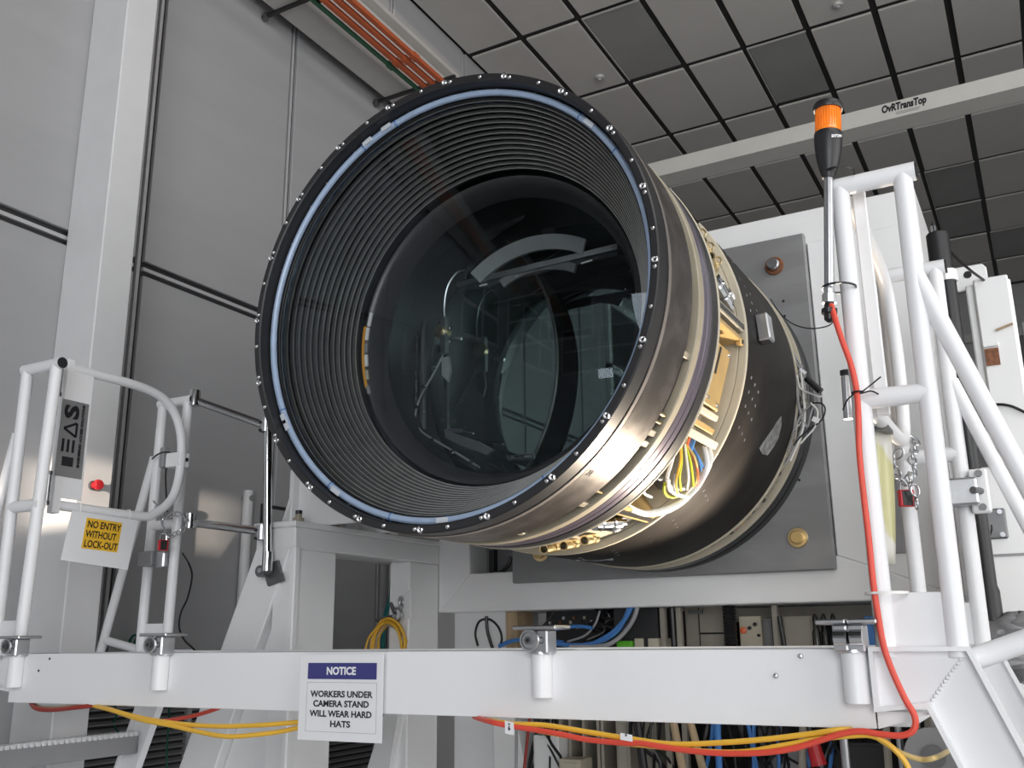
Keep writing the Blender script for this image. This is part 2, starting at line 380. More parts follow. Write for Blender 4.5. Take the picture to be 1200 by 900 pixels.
# ribbed baffle: fourteen rings stepping in, a lip on each
NB = 14
def ry(i): t = i/NB; return .762 - .145*t, 2.724 + .316*t
for i in range(NB):
    r0, y0 = ry(i); r1, y1 = ry(i + 1); d = .008
    if i == 8: d = .014
    br_ = ring([(r0 + .016, y0), (r0, y0), (r0, y0 + .004), (r0 + .004, y0 + .0075), (r0 + .016, y0 + .009)], n=128).out('baffle_ring', 'baffle', T, 25)
    ring([(r0 - .0006, y0 - .0006), (r0 + .0022, y0 - .0006), (r0 + .0022, y0 + .004), (r0 - .0006, y0 + .004)], n=112).out('lip', 'lip', br_)
ring([(.80, 2.732), (.777, 2.732), (.634, 3.045), (.66, 3.06)]).out('baffle_cone', 'black2', T)
# front lens: a shallow dome behind the rim
def cap(R, rc, y, sgn, th=.002, n=160, rings=28):
    prof = [(max(R*i/rings, 1e-4), y + sgn*(math.sqrt(rc*rc - (R*i/rings)**2) - rc)*-1) for i in range(rings + 1)]
    m = M(); V = []; k = len(prof)
    for i in range(n):
        for r, yy in prof: V.append(PA(360*i/n, r, yy))
    return m.add(V, [(i*k+q, i*k+q+1, ((i+1) % n)*k+q+1, ((i+1) % n)*k+q) for i in range(n) for q in range(k - 1)])
cap(.770, 2.83, 2.612, 1).out('front_lens', 'glass', T, 80)
# inner lens and its cell
ring([(.617, 3.06), (.612, 3.052), (.600, 3.056), (.585, 3.075), (.568, 3.115), (.560, 3.15), (.600, 3.16), (.617, 3.16)]).out('lens_cell', 'cell', T)
cap(.565, 3.0, 3.10, 1).out('inner_lens', 'glass2', T, 80)
# space behind: filter chamber
ring([(.66, 3.16), (.68, 3.16), (.68, 4.42), (.66, 4.42)]).out('chamber_wall', 'cell', T)
M().rev((AX, 4.40, AZ), (0, 1, 0), [(.0001, 0), (.675, 0), (.675, .02), (.0001, .02)], 48).out('chamber_back', 'black2', T)
fx, fz, fr_ = -2.56, 1.19, .815                          # a filter parked half across the opening: where its disc and the chamber overlap
fp = [(fx + fr_*cos(rad(i)), fz + fr_*sin(rad(i))) for i in range(-90, 91, 2)]; fp = [p for p in fp if (p[0]-AX)**2 + (p[1]-AZ)**2 < .43]
fc = [(AX + .655*cos(rad(i)), AZ + .655*sin(rad(i))) for i in range(0, 360, 3)]; fc = [p for p in fc if (p[0]-fx)**2 + (p[1]-fz)**2 < fr_*fr_]
pp = sorted(fp + fc, key=lambda p: math.atan2(p[1] - AZ, p[0] + 2.1))
flt = M().prism(pp, 'y', 3.60, 3.615).out('filter_disc', 'filter', T, 30)
M().tube([(p[0], 3.60, p[1]) for p in fp], .007, 6).out('filter_rim', 'black', flt)
M().rev((AX, 3.70, AZ), (0, 1, 0), [(.0001, 0), (.66, 0), (.66, .02), (.0001, .02)], 72).out('shutter_blade', 'filter', T, 30)
# left side of the chamber: upright rails, lead screw, bracket with hose
for q, wd, m in (((-2.5368, 3.5, 1.2707), .011, 'grey'), ((-2.4599, 3.5, 1.259), .014, 'dsteel'), ((-2.3749, 3.5, 1.246), .010, 'dsteel')):
    M().box(q[0] - wd, q[0] + wd, 3.49, 3.515, AZ - .47, AZ + .40).out('upright_rail', m, T, 0, .003)
q = (-2.3918, 3.47, 1.241)
ls = M().cyl((q[0], 3.47, AZ - .43), (q[0], 3.47, AZ + .40), .005, 8).out('lead_screw', 'chrome', T)
for i in range(60): M().torus((q[0], 3.47, AZ - .42 + i*.0137), (0, 0, 1), .0055, .0028, 8, 5).out('thread', 'chrome', ls)
hub = M().rev((-2.2282, 3.45, 1.3301), (0, -1, 0), [(.0001, .05), (.018, .05), (.020, .03), (.034, .03), (.036, 0), (.0001, 0)], 18).out('bracket_hub', 'brass', T)
M().bar((-2.2159, 3.43, 1.3943), (-2.2146, 3.43, 1.2235), .03, .03).out('clamp_block', 'steel', hub, 0, .003); M().bar((-2.1711, 3.41, 1.2859), (-2.1139, 3.41, 1.2726), .012, .012).out('pin', 'bolt', hub)
for z in (.03, -.03): M().ball(Vector((-2.1693, 3.4, 1.2985)) + Vector((0, 0, z)), .009, 8).out('screw', 'bolt', hub)
M().tube(spl([(-2.2351, 3.46, 1.3822), (-2.2358, 3.46, 1.4756), (-2.2181, 3.46, 1.5541), (-2.1729, 3.46, 1.6069), (-2.1277, 3.46, 1.6142)]), .0045, 6).out('bracket_hose', 'steel', T)
M().tube(spl([(-2.2384, 3.46, 1.2349), (-2.2963, 3.46, 1.1448), (-2.3589, 3.46, 1.055), (-2.3851, 3.46, 0.9801), (-2.3797, 3.46, 0.9329), (-2.3381, 3.46, 0.8857), (-2.2351, 3.46, 0.8212), (-2.1265, 3.46, 0.7541), (-2.0547, 3.46, 0.7068)]), .005, 6).out('drain_hose', 'greycab', T)
M().tube(spl([(-2.3719, 3.47, 0.872), (-2.2858, 3.47, 0.8245), (-2.1757, 3.47, 0.7568), (-2.0817, 3.47, 0.7035)]), .003, 6).out('guide_wire', 'chrome', T)
for q in [(-2.284, 3.44, 0.8457), (-2.1785, 3.44, 0.7858), (-2.0804, 3.44, 0.7318), (-2.0595, 3.44, 0.7007), (-2.2789, 3.44, 1.1729), (-2.3323, 3.44, 1.0941), (-2.3718, 3.44, 1.0056)]: M().obox(q, (.008, 0, .003), (0, .006, 0), (-.003, 0, .006)).out('hose_clip', 'bolt', T)
M().prism([(-2.2363, 1.2123), (-2.2005, 1.2147), (-2.1912, 1.1468), (-2.2042, 1.0982), (-2.2356, 1.1337)], 'y', 3.44, 3.455).out('tape_flag', 'grey', T)
for q in [(-2.566, 3.5, 1.4634), (-2.5656, 3.5, 1.4464), (-2.5648, 3.5, 1.4168), (-2.5636, 3.5, 1.1842), (-2.5629, 3.5, 1.1555), (-2.3666, 3.5, 0.9937), (-2.3301, 3.5, 0.997), (-2.2708, 3.5, 0.947), (-2.6005, 3.5, 1.4608), (-2.5926, 3.5, 1.1801), (-1.3565, 3.5, 1.4648), (-1.3787, 3.5, 1.3905), (-1.383, 3.5, 1.295)]: M().ball(q, .005, 6).out('screw', 'bolt', T)
M().cyl((-2.2332, 3.47, 0.8909), (-2.1501, 3.47, 0.8777), .007, 8).out('pink_fitting', 'purple', T); M().cyl((-2.1501, 3.47, 0.8777), (-2.0899, 3.47, 0.8596), .004, 8).out('fitting_tip', 'bolt', T)
pc = M().cyl((-1.8811, 3.4, 0.7203), (-1.7632, 3.4, 0.7155), .012, 10).out('piston', 'dsteel', T); M().ball((-1.8795, 3.39, 0.7221), .012, 8).out('piston_end', 'bolt', pc); M().cyl((-1.845, 3.385, 0.7214), (-1.798, 3.385, 0.7201), .005, 8).out('piston_rod', 'bolt', pc)
M().prism([(-2.2098, 0.8828), (-2.1021, 0.8372), (-2.0389, 0.8119), (-1.9647, 0.7677), (-1.9977, 0.7495), (-2.1232, 0.8026), (-2.2008, 0.8444)], 'y', 3.42, 3.44).out('lower_bracket', 'dsteel', T)
# upper arc of machinery seen through the glass, plus bars shaped as a reflected rail
ring([(.44, 3.42), (.50, 3.40), (.50, 3.415), (.44, 3.435)], 60, 128, 40).out('upper_arc', 'plate', T)
ring([(.36, 3.45), (.395, 3.44), (.395, 3.455), (.36, 3.465)], 62, 118, 40).out('upper_arc', 'dsteel', T, label='paler inner arc')
M().prism([(-2.1943, 1.8694), (-2.1342, 1.8812), (-2.148, 1.8546), (-2.185, 1.8588)], 'y', 3.49, 3.5).out('reflector_flake', 'steel', T)
M().prism([(-2.0751, 1.775), (-2.0167, 1.7912), (-1.9852, 1.83), (-1.9057, 1.845), (-1.8191, 1.8453), (-1.8541, 1.8123), (-1.9503, 1.7805), (-2.017, 1.7455), (-2.0527, 1.7492)], 'y', 3.49, 3.5).out('reflector_plate', 'steel', T)
M().bar((-2.1556, 3.44, 1.5396), (-1.3804, 3.44, 1.5576), .012, .024).out('reflected_bar', 'steel', T); M().bar((-2.168, 3.46, 1.524), (-1.3894, 3.46, 1.5442), .012, .028).out('reflected_bar', 'black', T, label='dark line under the reflected bar')  # solid bars that draw the glass's reflection of a rail in the room
M().box(*[-1.7285, -1.6671, 3.44, 3.46, 1.6683, 1.7117]).out('sensor_block', 'black', T)
for a, b in [((-2.0462, 3.45, 1.5177), (-2.0069, 3.45, 1.5181)), ((-1.9035, 3.45, 1.5258), (-1.8527, 3.45, 1.5277)), ((-1.5519, 3.45, 1.5213), (-1.501, 3.45, 1.5261))]: M().bar(a, b, .006, .006).out('bar_tab', 'whitecab', T)
# what shows past the cell on the left: orange guard and white castings
ring([(.605, 3.045), (.617, 3.045), (.617, 3.05), (.605, 3.05)], 171, 196, 20).out('orange_guard', 'orangeplate', T)
for a, d, r, m in ((168, .03, .594, 'white2'), (174, .028, .597, 'white2'), (180, .02, .598, 'grey'), (185, .026, .597, 'white2'), (191, .022, .600, 'cream'), (197, .02, .606, 'grey')):
    M().obox(PA(a, r, 3.05), TAN(a)*d, OUT(a)*.008, (0, .006, 0)).out('casting', m, T, 0, .003)
# ---- outside of the barrel, front to back
ring([(.800, 2.725), (.832, 2.725), (.832, 2.748), (.826, 2.750), (.826, 2.754), (.831, 2.756), (.831, 2.955), (.826, 2.962), (.80, 2.962)]).out('front_shell', 'shell', T, 25)
ring([(.826, 2.726), (.8335, 2.727), (.8335, 2.747), (.826, 2.747)]).out('front_band', 'shell2', T)
ring(rect(.76, .803, 2.96, 3.04)).out('recessed_gap', 'black2', T)
for a in (-62, -41, -38, -18, 25, 50, -80, 75, 110, 150, 200, 230): M().obox(PA(a, .812, 3.0), TAN(a)*.012, OUT(a)*.012, (0, .034, 0)).out('spacer_block', 'tan', T, 0, .003)
for a in (-35, -33, -57): M().cyl(PA(a, .818, 2.955), PA(a, .818, 3.04), .006, 8).out('stand_off', 'brass', T)
ring(rect(.79, .833, 3.028, 3.078)).out('tan_ring', 'tan', T)
ring(rect(.79, .832, 3.080, 3.125)).out('violet_ring', 'purple', T); ring(rect(.79, .831, 3.128, 3.170)).out('violet_ring', 'purple', T)
ring(rect(.79, .833, 3.172, 3.240)).out('black_band', 'black', T)
B0, B1 = -108, 36                                      # the open service bay on this side
ring(rect(.80, .836, 3.242, 3.256), B0, B1, 80).out('bay_lip', 'cream', T); ring(rect(.80, .834, 3.605, 3.628), B0, B1, 80).out('bay_lip', 'cream', T)
ring(rect(.80, .832, 3.241, 3.632), B1, 360 + B0, 100).out('closed_shell', 'body', T)
ring(rect(.785, .80, 3.256, 3.605), 12, B1, 30).out('bay_floor', 'cream', T)
ring(rect(.785, .80, 3.256, 3.605), B0, -72, 30).out('bay_floor', 'cream', T)
ring(rect(.69, .70, 3.266, 3.603), -61, 2, 30).out('bay_floor', 'dsteel', T)
ring(rect(.70, .715, 3.43, 3.603), -33, -1, 20).out('bay_floor', 'cream', T)
for y0, y1 in ((3.250, 3.268), (3.600, 3.612)): ring(rect(.69, .80, y0, y1, .002), B0, B1, 80).out('bay_side_wall', 'cream', T)
def divider(a, m='cream', w=.022, r0=.69, strip=True):
    o = M().obox(PA(a, (r0 + .824)/2, 3.434), TAN(a)*w, OUT(a)*(.824 - r0)/2, (0, .168, 0)).out('divider', m, T, 0, .003)
    if strip: M().obox(PA(a, .8255, 3.434), TAN(a)*w*.42, OUT(a)*.003, (0, .165, 0)).out('gasket_strip', 'black2', o)
divider(.5); divider(-3.4, 'gold', .010, .70, False); divider(-33.5, 'cream', .016, .69, False); divider(-60.5, 'gold', .026); divider(B0 + 1, 'cream', .008, .74, False); divider(B1 - 1, 'cream', .008, .74, False)
lug = M().obox(PA(-4.2, .815, 3.57), TAN(-4)*.014, OUT(-4)*.012, (0, .020, 0)).out('eye_lug', 'gold', T, 0, .004); M().cyl(PA(-4.2, .822, 3.57), PA(-4.2, .829, 3.57), .009, 12).out('eye', 'black2', lug)
# gold box in the bay
am = -17; bx = M().obox(PA(am, .768, 3.375), TAN(am)*.118, OUT(am)*.034, (0, .112, 0)).out('gold_cover', 'gold', T, 0, .006)
M().obox(PA(am + 4, .803, 3.36), TAN(am)*.05, OUT(am)*.002, (0, .010, 0)).out('handle_slot', 'black2', bx); M().obox(PA(-27, .79, 3.385), TAN(-27)*.012, OUT(-27)*.03, (0, .105, 0)).out('cover_edge', 'cream', bx, 0, .003)
for a, y in ((-23.3, 3.335), (-24.0, 3.455), (-10, 3.46)): M().rev(PA(a, .801, y), OUT(a), [(.0001, .016), (.007, .014), (.009, .004), (.013, .003), (.013, 0)], 10).out('thumb_screw', 'bolt', bx)
M().obox(PA(-30.5, .775, 3.40), TAN(-30)*.012, OUT(-30)*.035, (0, .135, 0)).out('bay_shelf', 'gold', T, 0, .003)
# brass couplings, three at each end of the bay
for a, y in ((22.5, 3.29), (19, 3.32), (15.5, 3.36), (-75, 3.40), (-80.5, 3.38), (-86, 3.37)):
    b = M().rev(PA(a, .822 if a < 0 else .806, y + .055), (.15*OUT(a) - UY).normalized(), [(.0001, -.03), (.020, -.03), (.020, .005), (.0165, .008), (.0165, .030), (.020, .033), (.020, .085), (.0145, .085), (.0145, .02), (.0001, .02)], 18).out('brass_coupling', 'brass', T, 30)
    M().torus(PA(a, .822, y + .055) + (.15*OUT(a) - UY).normalized()*.02, (UY - .15*OUT(a)), .017, .0035, 18, 6).out('coupling_ring', 'brass', b); M().cyl(PA(a, .822 if a < 0 else .806, y + .055) + (.15*OUT(a) - UY).normalized()*.015, PA(a, .822 if a < 0 else .806, y + .055) + (.15*OUT(a) - UY).normalized()*.045, .0143, 12).out('bore_shade', 'black2', b)  # black plug puts the darkness into the open end
# connectors
for a0_, y0_, a1_, y1_, nm in ((11.5, 3.32, 5.5, 3.53, 'steel'), (-71, 3.29, -66, 3.50, 'steel')):
    p, q = PA(a0_, .80, y0_), PA(a1_, .80, y1_); d = q - p; ln = d.length
    c = M().rev(p, d, [(.0001, 0), (.012, 0), (.014, ln*.2), (.026, ln*.22), (.026, ln*.33), (.022, ln*.35), (.029, ln*.38), (.029, ln*.6), (.024, ln*.62), (.033, ln*.66), (.033, ln*.82), (.02, ln*.84), (.02, ln), (.0001, ln)], 20).out('round_connector', 'chrome', T, 30)
    M().torus(p + d*.62, d, .027, .005, 20, 6).out('locking_ring', 'dsteel', c); M().obox(p + d*.75 + OUT(a1_)*.034, d.normalized()*.012, OUT(a1_)*.002, TAN(a1_)*.008).out('connector_label', 'paper', c)
    M().obox(q + UY*.02 - OUT(a1_)*.03, UY*.05, TAN(a1_)*.035, OUT(a1_)*.02).out('connector_block', 'dsteel', c, 0, .004)
ring(rect(.735, .75, 3.26, 3.60), 1, 12.2, 10).out('recess_floor', 'dsteel', T); ring(rect(.735, .75, 3.26, 3.60), -72.2, -60, 10).out('recess_floor', 'black', T)
# mechanics and cable bundle in the lower bay
R_ = random.Random(4)
for i in range(16):
    a = R_.uniform(-58, -37); y = R_.uniform(3.29, 3.57)
    m = R_.choice(('dsteel', 'black', 'steel', 'tan', 'dsteel'))
    if R_.random() < .5: M().obox(PA(a, .72 + R_.random()*.04, y), TAN(a)*R_.uniform(.01, .03), OUT(a)*.02, (0, R_.uniform(.01, .03), 0)).out('bay_bracket', m, T, 0, .003)
    else: M().cyl(PA(a, .74, y - .03), PA(a + R_.uniform(-2, 2), .74, y + .04), R_.uniform(.006, .014), 10).out('bay_fitting', m, T)
gl = M().rev(PA(-34.5, .775, 3.36), -TAN(-34), [(.0001, 0), (.020, 0), (.020, .012), (.024, .014), (.024, .03), (.018, .032), (.018, .05), (.0001, .05)], 14).out('cable_gland', 'brass', T, 30)
M().cyl(PA(-35, .775, 3.45), PA(-38, .785, 3.45), .018, 12).out('blue_connector', 'blue', T); M().cyl(PA(-35, .775, 3.41), PA(-38, .785, 3.41), .012, 10).out('orange_connector', 'orange', T)
wires = [('whitecab', .0065, [(-38, .78, 3.34), (-43, .81, 3.33), (-47, .825, 3.36), (-48.5, .83, 3.45), (-47.5, .835, 3.54)]),
         ('yg', .005, [(-37.5, .785, 3.36), (-41, .815, 3.38), (-45, .835, 3.42), (-48, .845, 3.50)]),
         ('yellow', .0045, [(-37.5, .785, 3.35), (-41, .82, 3.36), (-46, .84, 3.40), (-49, .845, 3.49)]),
         ('yg', .005, [(-37, .785, 3.40), (-40, .82, 3.44), (-43, .84, 3.50), (-45.5, .85, 3.56)]),
         ('whitecab', .005, [(-37, .785, 3.39), (-41, .825, 3.42), (-44, .845, 3.47), (-47, .85, 3.53)]),
         ('beigecable', .0045, [(-37, .785, 3.42), (-39, .82, 3.47), (-42, .84, 3.53), (-45, .848, 3.57)]),
         ('orange', .0045, [(-37, .785, 3.43), (-40, .825, 3.49), (-42.5, .845, 3.54), (-45, .85, 3.58)]),
         ('blue', .0045, [(-36.5, .785, 3.45), (-38.5, .82, 3.50), (-41, .84, 3.55)]),
         ('blue', .0045, [(-36.5, .78, 3.47), (-38.5, .815, 3.52), (-40, .835, 3.56)]),
         ('whitecab', .010, [(-34, .80, 3.56), (-37, .835, 3.575), (-41, .848, 3.585), (-46, .850, 3.59)]),
         ('whitecab', .010, [(-35, .80, 3.54), (-39, .838, 3.57), (-44, .852, 3.59), (-49, .850, 3.59), (-54, .845, 3.55), (-58, .835, 3.46), (-59, .82, 3.38), (-59, .80, 3.30)]),
         ('whitecab', .008, [(-44, .85, 3.595), (-50, .852, 3.60), (-55, .846, 3.57), (-58.5, .838, 3.47), (-59.5, .82, 3.36)]),
         ('whitecab', .008, [(-47, .83, 3.36), (-49, .835, 3.42), (-49.5, .842, 3.50), (-49, .85, 3.57)]),
         ('yg', .006, [(-49, .80, 3.44), (-51, .81, 3.47), (-51.5, .825, 3.52), (-49, .84, 3.57)]),
         ('greycab', .005, [(-45, .83, 3.38), (-48, .84, 3.44), (-49.5, .845, 3.55)]),
         ('whitecab', .006, [(-52, .79, 3.30), (-54, .80, 3.36), (-54, .81, 3.42)])]
for m, r, pts in wires: M().tube(spl([PA(*p) for p in pts], 6), r, 7).out('bay_wire', m, T)
# body shell with its rivets, switch box and tape
ring(rect(.79, .832, 3.630, 4.452)).out('body_shell', 'body', T)
dots = M()
for a0_, y0_ in ((-12, 3.70), (-16, 3.70), (-20, 3.70), (-26, 3.71), (-46, 3.74), (-58, 3.75), (-67, 3.75), (-78, 3.76), (8, 3.73), (13, 3.74), (18, 3.72), (-90, 3.80), (30, 3.72)):
    for i in range(3):
        c = PA(a0_ - i*1.1, .8325, y0_ + i*.06)
        dots.obox(c, TAN(a0_)*.0058, OUT(a0_)*.0012, (0, .005, 0))
dots.out('rivet_marks', 'bolt', T, kind='stuff')
a = 4; sb = M().obox(PA(a, .857, 3.82), TAN(a)*.058, OUT(a)*.026, (0, .040, 0)).out('switch_box', 'steel', T, 0, .006)
M().obox(PA(a - 3.9, .857, 3.82), TAN(a)*.0015, OUT(a)*.020, (0, .032, 0)).out('box_end_plate', 'chrome', sb); M().ball(PA(a + 1, .866, 3.862), .008, 8).out('box_screw', 'chrome', sb); M().ball(PA(a - 2, .866, 3.862), .008, 8).out('box_screw', 'chrome', sb)
tp = M(); V = []; pts = [(-15.5, 4.22), (-18, 4.25), (-22, 4.26), (-25, 4.24), (-28.5, 4.2), (-29, 4.12), (-28, 4.05), (-25, 4.08), (-21, 4.13), (-18, 4.17)]
tp.add([PA(p[0], .8335, p[1]) for p in pts] + [PA(p[0], .831, p[1]) for p in pts], [tuple(range(10)), tuple(range(19, 9, -1))] + [(i, (i+1) % 10, (i+1) % 10 + 10, i + 10) for i in range(10)]).out('tape_patch', 'tape', T, 0)
tq = [(-84, 3.95), (-86, 4.02), (-92, 4.02), (-97, 3.97), (-96, 3.94), (-90, 3.97)]
M().add([PA(p[0], .8335, p[1]) for p in tq] + [PA(p[0], .831, p[1]) for p in tq], [tuple(range(6)), tuple(range(11, 5, -1))] + [(i, (i+1) % 6, (i+1) % 6 + 6, i + 6) for i in range(6)]).out('tape_patch', 'tape', T, 0)
# service channel at the back, then the rear rim
ring(rect(.76, .775, 4.45, 4.64)).out('channel_floor', 'tan', T)
ring(rect(.77, .839, 4.455, 4.470, .002)).out('channel_lip', 'cream', T); ring(rect(.77, .836, 4.618, 4.632, .002)).out('channel_lip', 'cream', T)
for i in range(60):
    a = -112 + i*2.6
    if -6 < a < 10 and i % 2: continue
    m = ('tan', 'black', 'cream', 'black', 'tan', 'greycab')[i % 6]
    m = {22: 'redbtn', 23: 'yellow', 40: 'redbtn', 10: 'yellow', 15: 'yellow'}.get(i, m)
    M().obox(PA(a, .795, 4.54), TAN(a)*.011, OUT(a)*.022, (0, .03 + .02*(i % 3 == 0), 0)).out('channel_block', m, T, 0, .003)
M().torus((AX, 4.49, AZ), (0, 1, 0), .815, .006, 100, 6, 0, 360).out('channel_cable', 'greycab', T)
ring([(.78, 4.632), (.832, 4.632), (.836, 4.66), (.838, 4.70), (.832, 4.715), (.832, 4.725), (.838, 4.735), (.838, 4.80), (.78, 4.80)]).out('rear_rim', 'black', T, 25)
# the loose grey wires hanging out of the channel on the right
for m, r, p in [('greycab', 0.005, [(-0.9278, 4.45, 1.2074), (-0.9249, 4.45, 1.0589), (-0.897, 4.45, 0.9342), (-0.8726, 4.45, 0.9915), (-0.8482, 4.45, 1.049)]), ('whitecab', 0.004, [(-0.912, 4.42, 1.1732), (-0.9019, 4.42, 1.1105), (-0.8582, 4.42, 1.0802), (-0.8219, 4.42, 1.0593), (-0.802, 4.42, 1.0687)]), ('greycab', 0.005, [(-0.9295, 4.45, 1.1415), (-0.9206, 4.45, 1.0177), (-0.9161, 4.45, 0.9364), (-0.9631, 4.45, 0.8414), (-1.0083, 4.45, 0.7663)]), ('whitecab', 0.004, [(-0.8582, 4.4, 1.0317), (-0.8317, 4.4, 0.9885), (-0.8493, 4.4, 0.9193), (-0.891, 4.4, 0.8767), (-0.9202, 4.4, 0.8483)]), ('greycab', 0.004, [(-0.9498, 4.42, 0.9147), (-0.9134, 4.42, 0.9785), (-0.8711, 4.42, 1.0215), (-0.8432, 4.42, 1.034)]), ('black2', 0.004, [(-0.8507, 4.4, 1.0308), (-0.8098, 4.4, 1.0215), (-0.7975, 4.4, 0.9922), (-0.8167, 4.4, 0.9471), (-0.8688, 4.4, 0.9137), (-0.9175, 4.4, 0.8796), (-0.9512, 4.4, 0.8437)]), ('greycab', 0.004, [(-0.9479, 4.45, 1.1111), (-0.9438, 4.45, 1.0206), (-0.9563, 4.45, 0.9209), (-0.9879, 4.45, 0.8241)]), ('whitecab', 0.005, [(-0.9002, 4.45, 1.2075), (-0.8982, 4.45, 1.0962), (-0.9011, 4.45, 0.9749), (-0.9328, 4.45, 0.8782), (-0.9835, 4.45, 0.7838)]), ('black2', 0.003, [(-1.0212, 4.5, 1.596), (-0.9787, 4.5, 1.5095), (-0.9228, 4.5, 1.4479), (-0.8458, 4.5, 1.4134), (-0.7671, 4.5, 1.4128), (-0.7337, 4.5, 1.4366)])]:
    M().tube(spl(p, 6), r, 6).out('loose_wire', m, T)
M().cyl((-0.8669, 4.4, 1.1499), (-0.8085, 4.4, 1.0773), .016, 10).out('wire_plug', 'black2', T); M().obox((-0.8389, 4.38, 0.9459), (.014, 0, -.008), (0, .001, 0), (.006, 0, .010)).out('wire_flag', 'paper', T)
M().obox((-0.8833, 4.42, 1.1896), (.012, 0, -.012), (0, .004, 0), (.005, 0, .005)).out('wire_flag', 'paper', T)

# ------------------------------------------------------------------ the white stand that carries it
S = thing('camera_stand', 'white steel stand with grey square mounting plate that carries the black instrument', 'stand', (AX, 5.2, -1.65))
x0, x1, z0, z1 = -3.166, -.346, .162, 2.172; wd = .215
for a, b, nm in ((x0, x0 + wd, 'upright'), (x1 - .547, x1, 'upright')): M().prism([(a, z0), (b, z0 + (wd if a == x0 else 0)), (b, z1), (a, z1)] if a == x0 else [(a, z0 + wd), (b, z0), (b, z1), (a, z1)], 'y', 4.852, 5.5).out(nm, 'white2', S, 0, .006)
M().prism([(x0, z0), (x1, z0), (x1 - .547, z0 + wd), (x0 + wd, z0 + wd)], 'y', 4.853, 5.5).out('bottom_rail', 'white2', S, 0, .006)
M().box(x0 + .003, x1 - .003, 4.85, 5.48, z1 - .19, z1 + .002).out('top_rail', 'white2', S, 0, .006)
M().box(x0 + wd, x1 - wd, 5.05, 5.2, z0 + wd, z1 - .19).out('web_plate', 'grey', S)
mp = M().box(-2.642, -.894, 4.80, 4.852, .308, 2.03).out('mounting_plate', 'plate', S, 0, .006)
for sx in (-1, 1):
    for sz in (-1, 1):
        c = (AX + sx*.701, 4.80, AZ + sz*.705)
        b = M().rev(c, -UY, [(.0001, .045), (.026, .045), (.032, .040), (.032, .012), (.0001, .012)], 20).out('bolt_head', 'gold' if sz < 0 else 'steel', mp, 30)
        M().rev(c, -UY, [(.0001, .012), (.046, .012), (.049, .008), (.049, -.002)], 24).out('washer', 'brass' if sz < 0 else 'rust', mp)
        for ix, iz in ((-.03, .0), (.05, .0), (-.03, -.09), (.05, -.09)):
            h = (c[0] + sx*ix - .02*sx, 4.7995, c[2] - sz*.28 - iz*.9)
            M().cyl((h[0], 4.7985, h[2]), (h[0], 4.81, h[2]), .007, 8).out('tapped_hole', 'black2', mp)
# left arm and its post, running forward from the frame
M().box(-3.41, -3.160, 3.586, 4.852, .44, .545).out('arm', 'white2', S, 0, .006)
M().box(-3.42, -3.150, 3.572, 4.852, .545, .572).out('arm_top_plate', 'white2', S, 0, .004)
M().box(-3.30, -3.162, 3.60, 3.905, -1.65, .44).out('front_post', 'white2', S, 0, .008)
M().box(-3.185, -3.150, 3.580, 3.62, -1.65, .45).out('post_edge', 'white2', S, 0, .006)
M().box(-3.30, -3.162, 4.55, 4.852, -1.65, .44).out('rear_post', 'white2', S, 0, .008)
M().prism([(-3.41, .45), (-3.19, .45), (-3.20, .42), (-3.375, -.02), (-4.02, -1.65), (-4.27, -1.65), (-3.604, -.02)], 'y', 3.588, 3.62).out('raking_leg', 'white2', S, 0, .006)
M().prism([(-3.20, .42), (-3.185, -1.65), (-4.02, -1.65), (-3.375, -.02)], 'y', 3.65, 3.67).out('leg_web', 'white2', S)
M().prism([(-3.20, .44), (-3.235, .44), (-4.06, -1.65), (-4.02, -1.65)], 'y', 3.592, 3.66).out('leg_flange', 'white2', S)
# cradle plates and bolts on the arm
M().box(-3.36, -3.335, 3.75, 4.2, .572, .86).out('cradle_plate', 'white2', S, 0, .004); M().prism([(-3.36, .572), (-2.98, .572), (-3.06, .86), (-3.36, .86)], 'y', 3.80, 3.83).out('cradle_plate', 'white2', S, 0, .004)
M().prism([(-3.30, .572), (-2.95, .572), (-3.0, .74), (-3.25, .80)], 'y', 4.25, 4.28).out('cradle_plate', 'white2', S, 0, .004)
M().prism([(3.70, .572), (3.80, .572), (3.80, .84)], 'x', -3.36, -3.345).out('gusset', 'white2', S)
for q in [(-3.2, 3.6493, 0.5975), (-3.2, 3.9251, 0.5907), (-3.25, 3.8502, 0.5955)]:
    b = M().rev((q[0], q[1], .572), (0, 0, 1), [(.0001, .055), (.016, .055), (.016, .022), (.028, .020), (.028, 0)], 14).out('arm_bolt', 'tan', S, 30); M().cyl((q[0], q[1], .612), (q[0], q[1], .63), .017, 12).out('bolt_cap', 'black2', b)
# legs under the frame
M().box(-3.13, -2.80, 4.98, 5.0, -1.65, .162).box(-2.80, -2.79, 4.98, 5.4, -1.65, .162).out('lower_leg', 'white2', S); M().box(-3.0, -2.80, 5.0, 5.3, -1.65, .162).out('lower_leg', 'grey', S)
M().prism([(-2.84, -.10), (-2.74, -.10), (-2.45, -1.65), (-2.80, -1.65)], 'y', 4.9, 5.1).out('lower_brace', 'white2', S, 0, .004)
M().prism([(-3.15, -.2), (-3.42, -1.65), (-3.75, -1.65), (-3.22, -.2)], 'y', 4.5, 4.56).out('lower_brace', 'white2', S, 0, .004)
M().box(-.58, -.36, 5.0, 5.4, -1.65, .162).out('lower_leg', 'white2', S)
ao = [(-0.6363, 4.84, 0.7441), (-0.5779, 4.84, 0.3715)]
M().box(ao[0][0], ao[1][0], 4.838, 4.853, ao[1][2], ao[0][2]).out('opening_shade', 'grey', S, 0, .004, label='dark grey panel standing in for an opening in the right upright')  # grey panel coloured as the dark inside of a hole
